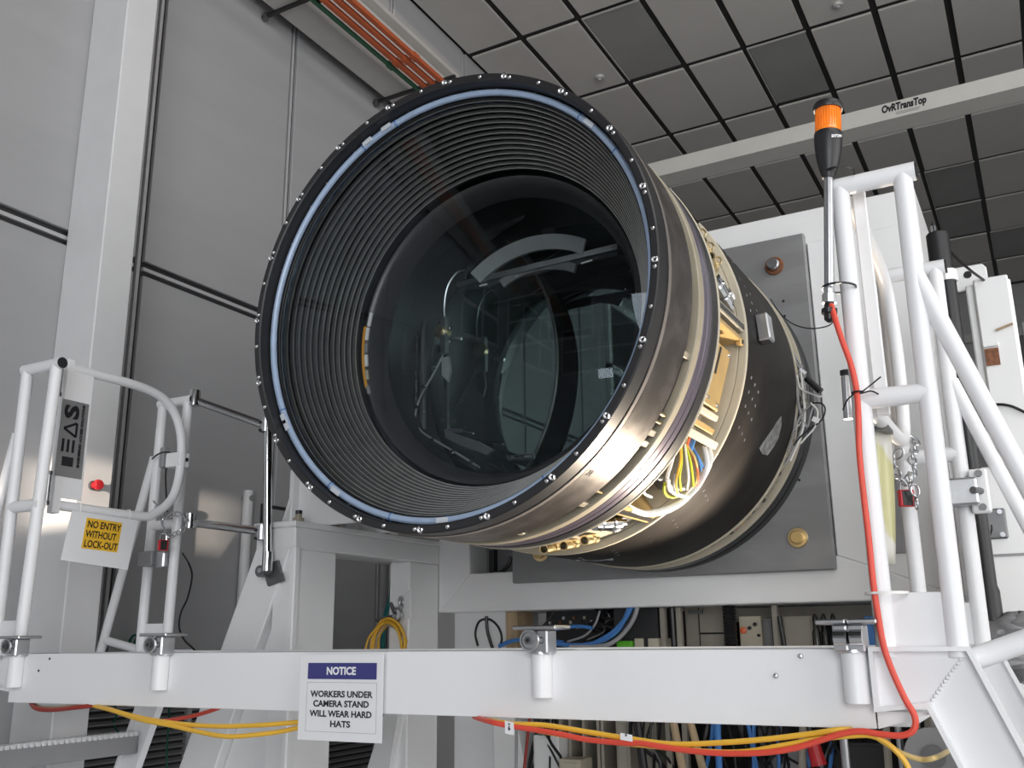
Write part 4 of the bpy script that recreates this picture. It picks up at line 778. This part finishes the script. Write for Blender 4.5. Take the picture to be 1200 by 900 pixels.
# polished rails and their stanchion
H = thing('polished_handrail', 'polished steel stanchion with two rails left of the barrel', 'handrail', (-3.285, 3.52, .3))
q0, q1 = Vector((-3.2761, 3.53, 0.3386)), Vector((-3.3213, 3.53, 1.0521))
M().cyl(q0, q1, .0215, 18).out('stanchion', 'chrome', H)
M().cyl((-3.665, 3.37, 1.19), Vector(q1) + Vector((-.02, 0, -.0)), .021, 18).out('upper_rail', 'chrome', H); M().cyl((-3.665, 3.40, .578), (-3.3443, 3.53, 0.5291), .020, 18).out('lower_rail', 'chrome', H)
for q in (q1, Vector((-3.3107, 3.53, 0.5188))):
    M().rev(q + Vector((-.012, 0, -.035)), (0, 0, 1), [(.020, 0), (.031, 0), (.031, .07), (.020, .07)], 18, closed=True).out('cross_clamp', 'steel', H)
    for z in (-.02, .02): M().cyl(q + Vector((-.02, -.036, z - .01)), q + Vector((-.02, -.02, z - .01)), .008, 8).out('set_screw', 'black2', H)
M().rev((-3.668, 3.365, 1.20), (0, 0, 1), [(.0001, .045), (.028, .04), (.030, 0), (.030, -.04), (.0001, -.04)], 16).out('cross_clamp', 'chrome', H); M().rev((-3.668, 3.395, .585), (0, 0, 1), [(.0001, .04), (.028, .036), (.028, -.036), (.0001, -.036)], 16).out('cross_clamp', 'chrome', H)
M().cyl(q0 + Vector((0, 0, -.005)), q0 + Vector((0, 0, .085)), .026, 18).out('foot_sleeve', 'chrome', H)
q = (-3.2941, 3.58, 0.3259)
M().obox((q[0] + .015, 3.578, q[2]), (.05, 0, .012), (0, .009, 0), (-.022, 0, .05)).out('foot_plate', 'dsteel', H, 0, .004); M().cyl((q[0] - .012, 3.51, q[2] + .008), (q[0] - .012, 3.575, q[2] + .008), .028, 16).out('foot_knuckle', 'dsteel', H); M().cyl((q[0] - .004, 3.50, q[2] + .01), (q[0] - .004, 3.512, q[2] + .01), .012, 6).out('foot_bolt', 'steel', H)

# ------------------------------------------------------------------ right background
WC = thing('equipment_column', 'tall white sheet-metal equipment column with lifting eye at the right edge', 'cabinet', (-.08, 4.5, -1.65))
M().box(-.160, .012, 4.32, 4.75, .66, 1.44).out('housing', 'white2', WC, 0, .006)
M().box(-.128, .004, 4.295, 4.32, .66, 1.452).out('cover', 'white2', WC, 0, .006)
M().box(-.30, .60, 4.33, 4.80, -1.65, .66).out('lower_housing', 'white2', WC, 0, .006)
q = (-0.1451, 4.36, 1.4988)
M().prism([(q[0] - .075, 1.43), (q[0] + .075, 1.43), (q[0] + .075, q[2] + .02), (q[0] + .06, q[2] + .04), (q[0] - .06, q[2] + .04), (q[0] - .075, q[2] + .02)], 'y', 4.36, 4.375).out('lifting_eye', 'white2', WC, 0, .003)
M().cyl((q[0], 4.357, q[2]), (q[0], 4.378, q[2]), .016, 16).out('eye_hole', 'black2', WC)
q = (-0.0946, 4.29, 1.1057); M().box(q[0] - .026, q[0] + .026, 4.288, 4.295, q[2] - .036, q[2] + .036).out('brown_label', 'rust', WC); M().box(q[0] - .03, q[0] + .03, 4.28, 4.295, q[2] + .042, q[2] + .058).out('label_hood', 'white2', WC, 0, .003)
M().bar((-0.068, 4.288, 1.215), (-0.0026, 4.288, 1.2334), .006, .009).out('orange_marker', 'wood', WC)
for a, b in ((-.30, .60),): M().box(a + .02, b, 4.324, 4.331, .30, .31).box(a + .02, b, 4.324, 4.331, -.05, -.04).out('panel_joint', 'grey', WC)
ac = thing('actuator', 'black cylinder actuator with white collar standing behind the right rails', 'actuator', (-.208, 3.9, .2))
ao = Vector((-.205, 3.9, -1.65)); 
M().rev(ao, (0, 0, 1), [(.0001, 0), (.036, 0), (.036, 1.8), (.030, 1.82), (.030, 2.3), (.033, 2.32), (.033, 2.975), (.0001, 2.975)], 24).out('rod', 'black', ac, 30)
M().rev(ao + Vector((-.012, 0, 3.02)), (0, 0, 1), [(.0001, -.02), (.042, -.02), (.042, .155), (.038, .16), (.0001, .16)], 24).out('barrel', 'black', ac, 30); M().rev(ao + Vector((0, 0, 2.975)), (0, 0, 1), [(.0001, 0), (.040, 0), (.040, .045), (.0001, .045)], 8).out('collar', 'white2', ac, 20)
M().rev(ao + Vector((-.022, 0, 3.18)), (0, 0, 1), [(.0001, 0), (.010, 0), (.010, .035), (.0001, .036)], 12).out('plunger', 'chrome', ac); M().rev(ao + Vector((-.022, 0, 3.215)), (0, 0, 1), [(.008, 0), (.008, .008), (.0001, .022)], 10).out('tip', 'black2', ac)
tag(M().tube(spl([(-0.1984, 3.93, 1.5048), (-0.1797, 4.0, 1.479), (-0.1319, 4.15, 1.4515), (-0.0717, 4.34, 1.4389)]), .006, 6).out('signal_cable', 'black2'), 'thin black cable from the actuator to the white column', 'cable')
tag(M().tube(spl([(-0.1618, 4.29, 0.8977), (-0.1041, 4.28, 0.9026), (-0.0531, 4.28, 0.889), (-0.0026, 4.28, 0.8546)]), .006, 6).out('signal_cable', 'black2'), 'thin black cable across the white column at the right edge', 'cable')
pb = thing('pivot_bracket', 'dark grey pivot bracket with a black tie on the white column behind the right post', 'bracket', (-0.196, 4.32, 0.4368))
q = (-0.1846, 4.32, 0.4292); M().box(q[0] - .055, q[0] + .055, 4.315, 4.332, q[2] - .06, q[2] + .06).out('base_plate', 'dsteel', pb, 0, .006); M().cyl((q[0] - .06, 4.26, q[2] + .01), (q[0] - .06, 4.32, q[2] + .01), .042, 16).out('barrel', 'dsteel', pb)
for dx, dz in ((.035, .045), (.035, -.045)): M().cyl((q[0] + dx, 4.30, q[2] + dz), (q[0] + dx, 4.316, q[2] + dz), .010, 8).out('screw', 'steel', pb)
M().tube(spl([(-0.2415, 4.25, 0.3825), (-0.2262, 4.25, 0.3582), (-0.2088, 4.25, 0.3506), (-0.185, 4.25, 0.3958), (-0.182, 4.25, 0.419)]), .004, 6).tube([(-0.2088, 4.25, 0.3506), (-0.2333, 4.25, 0.3253)], .004, 6).out('tie', 'black2', pb)
bgm = M()
for i, (x, y, rx, rz) in enumerate([(1180, 737, 0.1, 0.03), (1196, 738, 0.08, 0.035), (1182, 777, 0.09, 0.035), (1198, 783, 0.08, 0.03), (1168, 742, 0.05, 0.025)]):
    c = Vector([(-0.1642, 3.9, 0.0199), (-0.1218, 3.9, 0.0164), (-0.1737, 3.9, -0.0953), (-0.1334, 3.9, -0.1123), (-0.1984, 3.9, 0.0059)][i]); rr = random.Random(i)
    n = 12; V = []; F = []
    for a in range(9):
        for b in range(n):
            th = pi*a/8; ph = 2*pi*b/n; k = 1 + .25*rr.uniform(-1, 1)
            V.append(c + Vector((rx*sin(th)*cos(ph)*k, .06*sin(th)*sin(ph)*k, rz*cos(th)*1.6*k)))
    for a in range(8):
        for b in range(n): F.append((a*n+b, a*n+(b+1) % n, (a+1)*n+(b+1) % n, (a+1)*n+b))
    bgm.add(V, F)
tag(bgm.out('plastic_bag', 'bag', None, 60), 'crumpled grey plastic bag at the right edge behind the tube', 'bag')
dk = thing('dark_cabinet', 'dark cabinet far back at the right edge of the picture', 'cabinet', (.5, 8.1, -1.65))
M().box(.02, 1.2, 8.0, 8.2, -1.65, 2.2).out('housing', 'black', dk, 0, .01)
for z in (.6, 1.2, 1.8): M().box(.05, 1.18, 7.985, 8.0, z, z + .5).out('drawer', 'dsteel', dk, 0, .004)

# ------------------------------------------------------------------ left background
VG = thing('vent_grille', 'dark slatted return-air grille low on the left wall', 'grille', (-4.46, 5, -.8))
M().box(-4.474, -4.468, 3.36, 6.9, -1.3, -.30).out('backing', 'joint', VG)
s_ = M().obox((-4.455, 5.13, -1.27), (.014, 0, -.007), (0, 1.77, 0), (.002, 0, .004)).out('slat', 'grey', VG, 0)
for i in range(1, 26): dup(s_, VG, (0, 0, .038*i))
for y in (3.36, 4.2, 5.1, 6.0, 6.87): M().box(-4.474, -4.44, y, y + .03, -1.3, -.30).out('mullion', 'strip', VG)
q = (-4.43, 4.5711, 0.9469)
pp_ = thing('wall_pipe', 'pale vertical pipe on the left wall behind the polished stanchion', 'pipe', (-4.43, q[1], -.5)); M().cyl((-4.435, q[1], -1.65), (-4.435, q[1], q[2]), .032, 16).out('pipe', 'column', pp_); M().cyl((-4.474, q[1], q[2] - .05), (-4.40, q[1], q[2] - .05), .02, 10).out('clamp', 'grey', pp_)
q, q2 = (-4.47, 4.7276, 0.8858), (-4.47, 5.0681, 0.6353)
wh = thing('wall_hatch', 'grey wall hatch with a dark rounded outline left of the white stand', 'hatch', (-4.474, q[1], .5))
M().box(-4.474, -4.468, q[1], q[1] + .55, -.9, q[2]).out('gasket', 'joint', wh, 0, .002); M().box(-4.474, -4.462, q[1] + .025, q[1] + .525, -.88, q[2] - .025).out('panel', 'wall', wh, 0, .004)
q = (-4.43, 6.1633, 0.3935)
p2_ = thing('wall_pipe', 'pale vertical pipe on the left wall seen through the opening of the stand', 'pipe', (-4.43, q[1], -.5)); M().cyl((-4.435, q[1], -1.65), (-4.435, q[1], 1.6), .035, 16).out('pipe', 'column', p2_); M().cyl((-4.474, q[1], .3), (-4.40, q[1], .3), .02, 10).out('clamp', 'grey', p2_)
tag(M().tube(spl([(-3.9659, 5.6, 0.6187), (-3.993, 5.6, 0.5316), (-4.0346, 5.6, 0.4454), (-4.0454, 5.6, 0.3001), (-4.086, 5.6, 0.1856), (-4.1037, 5.6, 0.0426), (-4.1021, 5.6, -0.2675), (-4.0936, 5.6, -0.8122)]), .016, 8).out('air_hose', 'teal'), 'teal hose hanging behind the opening of the stand', 'hose')
sh = thing('wall_shelf', 'white shelf with dark boxes behind the opening of the stand', 'shelf', (-4.2824, 6.1, 0.3859))
for (a, b, y0, y1), m, nm in [((-4.3483, -4.0841, 0.4968, 0.5474), 'white2', 'board'), ((-4.3468, -4.0832, 0.4212, 0.4968), 'black2', 'bin'), ((-4.3613, -4.0824, 0.3838, 0.4214), 'grey', 'board'), ((-4.3755, -4.0816, 0.2965, 0.384), 'black', 'bin'), ((-4.3898, -4.0808, 0.2656, 0.2967), 'grey', 'board')]: M().box(a, b, 6.1, 6.5, y0, y1).out(nm, m, sh, 0, .003)
for x in [-4.0822]: M().box(x, x + .03, 6.1, 6.5, -1.65, .62).out('shelf_post', 'white2', sh)
yc = thing('cable_coil', 'coil of yellow cable hanging from a shackle in the opening of the stand', 'cable', (-3.2791, 4.52, 0.1031))
c = Vector((-3.2556, 4.5, -0.021)); rr = random.Random(7)
for i in range(7):
    R0 = .118 + rr.uniform(-.02, .012); M().tube([c + Vector((R0*.88*cos(a*pi/16) + rr.uniform(-.002, .002), rr.uniform(-.03, .03)*.2 + .008*i - .02, R0*1.15*sin(a*pi/16))) for a in range(33)], .0075, 6).out('cable_turn', 'wood' if i == 2 else 'yellow', yc)
M().tube(spl([(-3.2646, 4.46, 0.1068), (-3.3215, 4.46, 0.0666), (-3.3669, 4.46, 0.0214), (-3.3936, 4.46, -0.0561)]), .006, 6).out('loose_end', 'yellow', yc)
sk = thing('shackle', 'steel shackle on the stand that holds the yellow coil', 'shackle', (-3.2135, 4.53, 0.2177))
M().torus((-3.2164, 4.52, 0.148), (.4, 1, 0), .036, .008, 20, 8).out('ring', 'steel', sk); M().torus((-3.1947, 4.52, 0.2122), (1, .3, 0), .030, .008, 18, 8).out('bow', 'steel', sk)
M().bar((-3.3842, 4.55, 0.1193), (-3.2465, 4.53, 0.1396), .02, .02).out('arm', 'dsteel', sk, 0, .004); M().cyl((-3.2861, 4.55, 0.2109), (-3.2409, 4.53, 0.1487), .012, 8).out('pin', 'dsteel', sk); M().prism([(-3.2556, 0.2192), (-3.1982, 0.2595), (-3.1467, 0.2858), (-3.1436, 0.1237), (-3.1838, 0.1245)], 'y', 4.545, 4.56).out('lug', 'white2', sk, 0, .003)
tag(M().tube(spl([(-3.6816, 3.37, 0.4329), (-3.8776, 3.6, 0.4032), (-3.8465, 3.6, 0.3373), (-3.8658, 3.6, 0.2314), (-3.9062, 3.6, 0.1563), (-3.9106, 3.6, 0.0848), (-3.8677, 3.6, 0.0216), (-3.7914, 3.6, -0.0285), (-3.7626, 3.6, -0.0816)]), .005, 6).out('signal_cable', 'black2'), 'thin black cable hanging down beside the left rear panel', 'cable')
gc = thing('cord_coil', 'coil of green rope lying at the foot of the left rear panel', 'cord', (-4.3991, 3.75, -0.0049))
c = Vector((-4.3454, 3.7, -0.018))
for i in range(4): M().torus(c + Vector((.008*i, .03*i, -.004*i)), (.3, 1, .15*i), .07 - .006*i, .007, 20, 6).out('cord_turn', 'dgreen', gc)
for x, y, l in ((173, 843, 'green rope dangling under the girder near the left tread'), (166, 870, 'green rope hanging in front of the grille'), (197, 850, 'second green rope hanging in front of the grille')):
    pts = {173: [(-4.4743, 3.7, -0.2892), (-4.4335, 3.7, -0.3443), (-4.4522, 3.7, -0.4004), (-4.3995, 3.7, -0.4498)], 166: [(-4.1805, 3.7, -0.3594), (-4.2105, 3.7, -0.4229), (-4.2269, 3.7, -0.494), (-4.2187, 3.7, -0.6089)], 197: [(-4.0527, 3.7, -0.2816), (-4.042, 3.7, -0.3766), (-4.0426, 3.7, -0.479), (-4.0326, 3.7, -0.6201)]}[x]
    tag(M().tube(spl(pts), .005, 6).out('green_rope', 'dgreen'), l, 'rope', 'green ropes by the grille')

# ------------------------------------------------------------------ what shows under the stand
RK = thing('equipment_rack', 'aluminium equipment rack under the stand, full of cables and boxes', 'rack', (-1.7, 5.4, -1.65))
for x in [-1.8384, -1.7488, -1.2449, -0.6355, -0.5881]: M().box(x - .014, x + .014, 4.98, 5.02, -1.65, .16).out('upright', 'beige', RK, 0, .003)
M().box(-2.78, -.60, 4.95, 5.7, -.085, -.07).out('shelf', 'grey', RK); M().box(-2.78, -.60, 4.95, 5.7, -.84, -.82).out('shelf', 'grey', RK)
M().box(-2.78, -.60, 5.72, 5.74, -1.65, .16).out('back_panel', 'black2', RK)
M().box(-1.62, -.60, 5.3, 5.36, .085, .155).out('cross_rail', 'beige', RK)
for x in [-2.4616, -2.4051, -2.3238, -2.2387, -2.2139, -2.111, -2.0627]: M().box(x - .008, x + .008, 5.0, 5.3, -.82, -.09).out('fin', 'beige', RK)
M().box(*[-2.6313, -2.1457], 5.31, 5.33, -.82, -.09).out('fin_back', 'dsteel', RK)
items = [('black_box', 'black box with a matt front behind the blue cables, under the stand', 'box', (-2.1128, -1.8596, -0.035, 0.1902), 4.97, 'black'), ('beige_box', 'beige box with a seam behind the black wire loop', 'box', (-2.9785, -2.8629, -0.029, 0.1797), 5.05, 'beige'), ('wooden_block', 'brown wooden block behind the black wire loop', 'block', (-2.8233, -2.7223, -0.0296, 0.1749), 5.0, 'wood'), ('beige_cabinet', 'beige cabinet with a dark handle between the white rod and black bellows', 'cabinet', (-1.7876, -1.5644, -0.0397, 0.179), 5.2, 'beige'), ('control_box', 'cream control box with orange knob and black buttons', 'control panel', (-1.4496, -1.335, -0.0403, 0.1076), 5.06, 'cream'), ('steel_case', 'grey steel case beside the control box', 'case', (-1.3442, -1.2917, -0.0414, 0.0983), 5.1, 'dsteel'), ('grey_case', 'wide grey case left of the bottles', 'case', (-1.2229, -1.0757, -0.0421, 0.1024), 5.05, 'beige'), ('connector_block', 'small white connector block below the black box', 'connector', (-1.9867, -1.9386, -0.0349, 0.0042), 4.945, 'cream'), ('connector_block', 'small white connector block at the right foot of the black box', 'connector', (-1.91, -1.8532, -0.0355, 0.0033), 4.945, 'cream'), ('green_case', 'bright green plastic case below the blue cables', 'case', (-2.0803, -1.9927, -0.0386, -0.0081), 4.925, 'green'), ('instrument_box', 'dark instrument box full of wiring behind the swing clamp', 'box', (-2.6118, -2.204, -0.0338, 0.2071), 5.15, 'black'), ('blue_board', 'blue panel strip beside the right swing clamp', 'panel', (-0.8158, -0.7771, -0.044, 0.0936), 4.97, 'blue')]
for nm, lb, ct, (xa, xb, za, zb), y, m in items:
    t = thing(nm, lb, ct, ((xa + xb)/2, y + .1, -.07))
    M().box(xa, xb, y, y + .2, -.07, zb).out('housing', m, t, 0, .003)
    if nm in ('beige_cabinet', 'beige_box', 'grey_case', 'steel_case', 'black_box', 'instrument_box', 'green_case', 'wooden_block', 'blue_board'): M().box(xa + .008, xb - .008, y - .006, y, -.05, zb - .012).out('front_panel', m, t, 0, .002)
    if nm == 'control_box':
        def kn(x, z, r, m2, n2): M().rev((xa + x*(xb - xa), y, za + z*(zb - za)), -UY, [(r*.8, 0), (r, .006), (r, .016), (.0001, .02)], 14).out(n2, m2, t)
        kn(.2, .52, .017, 'orange', 'stop_knob'); kn(.5, .6, .009, 'black2', 'button'); kn(.75, .72, .010, 'black2', 'button'); kn(.88, .35, .008, 'black2', 'button')
    if nm == 'beige_cabinet':
        M().box(xa + .03, xa + .11, y - .03, y - .015, zb - .05, zb - .03).out('handle', 'dsteel', t); M().box(xa + .085, xb, y - .008, y - .004, za + .06, za + .07).out('door_gap', 'black2', t); M().box(xa + .078, xa + .084, y - .008, y - .004, za, zb).out('door_gap', 'black2', t)
    if nm == 'instrument_box':
        for i in range(14): M().obox((xa + .03 + i*.022, y - .008, za + .13 + .03*sin(i*2.1)), (.007, 0, 0), (0, .006, 0), (0, 0, .008)).out('plug', ('steel', 'black2', 'cream', 'rust')[i % 4], t, 0)
be = thing('bellows_hose', 'black corrugated hose standing left of the control box', 'hose', (-1.4907, 5.02, -0.0393))
c = (-1.4856, 5.02, 0.0325)
for i in range(14): M().torus((c[0], 5.02, -.06 + i*.0165), (0, 0, 1), .026, .009, 16, 6).out('fold', 'black2', be)
for i, x in enumerate((958, 968, 979)):
    q = [(-1.051, 5.0, -0.0424), (-1.0104, 5.0, -0.0427), (-0.9661, 5.0, -0.043)][i]
    t = thing('clear_bottle', ('small clear bottle with dark cap, first of three by the right clamp', 'small clear bottle with dark cap, middle of three by the right clamp', 'small clear bottle with dark cap nearest the right clamp')[i], 'bottle', (q[0], 5.0, -.07), 'bottles under the stand')
    M().rev((q[0], 5.0, -.07), (0, 0, 1), [(.0001, 0), (.020, 0), (.020, .09), (.010, .115), (.010, .125)], 14).out('bottle', 'clear', t, 40); M().rev((q[0], 5.0, .05), (0, 0, 1), [(.013, 0), (.014, .035), (.006, .06), (.0001, .062)], 12).out('cap', 'black2', t, 40)
for m, r, p, nm, l in [('black2', 0.007, [(-2.9244, 4.9, -0.0275), (-2.9413, 4.9, 0.0435), (-2.9127, 4.9, 0.1095), (-2.8447, 4.9, 0.1177), (-2.789, 4.9, 0.0743), (-2.7674, 4.9, 0.0132), (-2.7845, 4.9, -0.0424)], 'wire_loop', 'thin black wire loop under the left of the frame'), ('black2', 0.01, [(-2.8554, 4.88, 0.1366), (-2.8502, 4.88, 0.061), (-2.8338, 4.88, 0.0047), (-2.8119, 4.88, -0.0513)], 'black_wire', 'black wire inside the wire loop'), ('blue', 0.012, [(-2.7844, 4.9, -0.0285), (-2.7016, 4.9, -0.0014), (-2.5931, 4.9, 0.0067), (-2.487, 4.9, -0.0035), (-2.383, 4.9, -0.0135)], 'blue_cable', 'blue cable lying left of the middle clamp'), ('blue', 0.01, [(-2.4237, 4.86, 0.0545), (-2.3356, 4.86, 0.0667), (-2.2592, 4.86, 0.0699), (-2.1893, 4.86, 0.0599)], 'blue_cable', 'short blue cable right of the middle clamp'), ('blue', 0.013, [(-2.2723, 4.88, -0.0454), (-2.171, 4.88, -0.0109), (-2.0804, 4.88, 0.0363), (-2.0094, 4.88, 0.1008), (-1.9627, 4.88, 0.17)], 'blue_cable', 'thick blue cable curving up to the frame in front of the black box'), ('blue', 0.012, [(-2.425, 4.88, -0.0175), (-2.3224, 4.88, -0.0273), (-2.2213, 4.88, -0.0237), (-2.1111, 4.88, 0.006), (-2.0354, 4.88, 0.0619), (-1.9774, 4.88, 0.166)], 'blue_cable', 'blue cable curving up beside the thick one'), ('greycab', 0.012, [(-2.3281, 4.87, -0.036), (-2.1427, 4.87, -0.033), (-2.0583, 4.87, -0.0032), (-1.993, 4.87, 0.0525), (-1.952, 4.87, 0.1083), (-1.9301, 4.87, 0.1645)], 'grey_cable', 'grey cable curving up beside the blue ones'), ('black2', 0.007, [(-2.6362, 4.9, 0.0071), (-2.5657, 4.9, 0.0385), (-2.4848, 4.9, 0.0922), (-2.4413, 4.9, 0.1463)], 'black_wire', 'thin black wire behind the middle clamp'), ('greycab', 0.006, [(-2.3571, 4.9, -0.0093), (-2.2541, 4.9, 0.0209), (-2.1916, 4.9, 0.0779), (-2.1589, 4.9, 0.1487)], 'grey_wire', 'thin grey wire right of the middle clamp'), ('black2', 0.013, [(-1.7628, 4.93, 0.1746), (-1.7623, 4.93, 0.1009), (-1.7609, 4.93, -0.0364)], 'black_rod', 'black rod between the tan post and the white rod'), ('black2', 0.012, [(-1.2138, 4.95, 0.1024), (-1.2072, 4.95, 0.0284), (-1.2005, 4.95, -0.0408)], 'black_rod', 'black rod leaning on the grey upright')]:
    tag(M().tube(spl(p), r, 7).out(nm, m), l, 'cable')
tg = M(); rr = random.Random(11)
def tangle(a, b, z0, z1, n, y=4.9):
    for i in range(n):
        x = rr.uniform(a, b); p = [(x + rr.uniform(-.04, .04)*k, y + rr.uniform(-.04, .12), z1 + (z0 - z1)*k/4) for k in range(5)]
        tg.tube(spl(p, 3), rr.choice((.006, .008, .011)), 5)
tangle(-2.55, -2.42, -.82, -.14, 9); tangle(-2.05, -1.85, -.82, -.14, 6); tangle(-1.62, -1.2, -.82, -.14, 20); tangle(-1.15, -.85, -.82, -.14, 16); tangle(-2.25, -1.95, .0, .16, 14, 5.0)
tg.out('cable_tangle', 'black2', None, kind='stuff')['label'] = 'tangle of black cables under the stand'
bt = M()
for i in range(7):
    x = -1.62 + i*.10; bt.tube(spl([(x, 4.93, -.1), (x + rr.uniform(-.05, .08), 4.9, -.4), (x + rr.uniform(-.1, .1), 4.92, -.82)], 5), .010, 6)
bt.out('blue_cable_tangle', 'blue', None, kind='stuff')['label'] = 'blue cables hanging among the black ones'
for p, q, m, r, nm, l in [((-1.761, 4.75, -0.3911), (-1.7206, 4.75, -0.6053), 'wood', 0.02, 'wooden_pole', 'tan wooden pole leaning under the girder, left of the pair'), ((-1.7128, 4.8, -0.3935), (-1.6516, 4.8, -0.6075), 'wood', 0.02, 'wooden_pole', 'tan wooden pole leaning under the girder, right of the pair'), ((-1.4778, 4.7, -0.3799), (-1.4838, 4.7, -0.5885), 'blue', 0.016, 'blue_strap', 'flat blue strap hanging under the girder'), ((-2.5066, 4.6, -0.4211), (-2.5148, 4.6, -0.6469), 'greycab', 0.008, 'grey_rod', 'thin grey rod under the girder beside the black wires'), ((-2.4023, 4.6, -0.3976), (-2.4461, 4.6, -0.6435), 'dred', 0.008, 'red_wire', 'dark red wire hanging under the girder'), ((-1.9167, 4.7, -0.4037), (-1.8871, 4.7, -0.6272), 'black2', 0.022, 'black_strut', 'black strut under the girder below the small tag'), ((-1.0557, 4.7, -0.3685), (-1.0827, 4.7, -0.5873), 'beige', 0.018, 'beige_rod', 'beige rod under the girder beside the red plug'), ((-0.7001, 4.6, -0.3344), (-0.7099, 4.6, -0.5574), 'beige', 0.016, 'rack_post', 'beige rack post in the corner below the ladder cheek'), ((-0.6502, 4.5, -0.3195), (-0.6477, 4.5, -0.543), 'steel', 0.014, 'steel_post', 'thin steel post in the corner below the ladder cheek')]:
    p, q = Vector(p), Vector(q); d = (q - p).normalized()*1.0
    tag(M().cyl(p + Vector((0, 0, .25)) - d*0, q + (q - p)*((q.z + 1.65)/max(p.z - q.z, .01)), r, 10).out(nm, m), l, 'rod')
for b, y, m, nm, l, ct in [((-2.7919, -2.6939, -0.7094, -0.462), 5.05, 'beige', 'beige_board', 'beige board behind the black wires under the girder', 'board'), ((-2.5779, -2.4241, -0.6804, -0.4957), 4.9, 'white2', 'white_bracket_plate', 'white plate under the girder left of the fins', 'plate'), ((-2.1149, -2.0382, -0.6652, -0.414), 4.95, 'beige', 'filter_frame', 'beige frame right of the fins', 'frame'), ((-2.0118, -1.9262, -0.6713, -0.4183), 5.05, 'beige', 'beige_door', 'beige door behind the tags', 'door'), ((-2.4009, -2.2774, -0.6666, -0.604), 4.85, 'cream', 'cream_box', 'cream box at the foot of the fins', 'box'), ((-1.4395, -1.3315, -0.5078, -0.4266), 5.1, 'dsteel', 'steel_tool_case', 'steel tool case behind the yellow cables', 'case'), ((-1.3018, -1.1592, -0.6232, -0.5077), 4.95, 'grey', 'grey_tray', 'grey tray left of the red plug', 'tray'), ((-0.9517, -0.7789, -0.5995, -0.4705), 4.9, 'black', 'black_crate', 'black crate under the right end of the girder', 'crate'), ((-1.0804, -0.9248, -0.6119, -0.5178), 4.95, 'black2', 'black_case', 'black case beside the red plug', 'case')]:
    t = thing(nm, l, ct, ((b[0] + b[1])/2, y, -.82)); z0_ = -.82
    M().box(b[0], b[1], y, y + .15, z0_, b[3]).out('body', m, t, 0, .004); M().box(b[0] + .012, b[1] - .012, y - .006, y, z0_ + .02, b[3] - .015).out('front', m, t, 0, .002)
rp = thing('red_plug', 'bright red industrial plug hanging under the girder', 'plug', (-1.022, 4.65, -0.4898))
a, b = Vector((-1.0344, 4.65, -0.4617)), Vector((-1.0164, 4.65, -0.55)); M().cyl(a, b, .030, 14, .036).out('body', 'redbtn', rp); M().cyl(a + (a - b)*2.8, a, .012, 10).out('lead', 'black2', rp)
q = Vector((-0.5086, 4.4, -0.4451)); rl = thing('cable_reel', 'grey round reel in the corner below the ladder cheek', 'reel', tuple(q))
M().cyl(q + Vector((0, -.02, -.02)), q + Vector((0, .06, -.02)), .11, 28).out('flange', 'grey', rl, 30); M().cyl(q + Vector((0, -.03, -.02)), q + Vector((0, -.018, -.02)), .045, 20).out('hub', 'dsteel', rl); M().box(q[0] - .10, q[0] + .10, q[1] - .02, q[1] + .06, -1.65, q[2] - .08).out('foot', 'dsteel', rl)

# work lamp on the platform behind the girder
wlp = thing('work_lamp', 'small work lamp on a stand behind the girder, turned to the open service bay', 'lamp', (-.84, 4.3, -.2))
M().box(-.91, -.77, 4.27, 4.42, -.22, -.20).out('base', 'black', wlp); M().box(-.89, -.79, 4.29, 4.40, -.20, -.135).out('head', 'yellow', wlp, 0, .004)
M().cyl((-.84, 4.34, -1.65), (-.84, 4.34, -.22), .018, 10).out('stand_tube', 'steel', wlp)

# ------------------------------------------------------------------ lift everything onto the floor at z = 0
for o in list(CO.objects):
    if o.parent is None: o.location.z += EYE
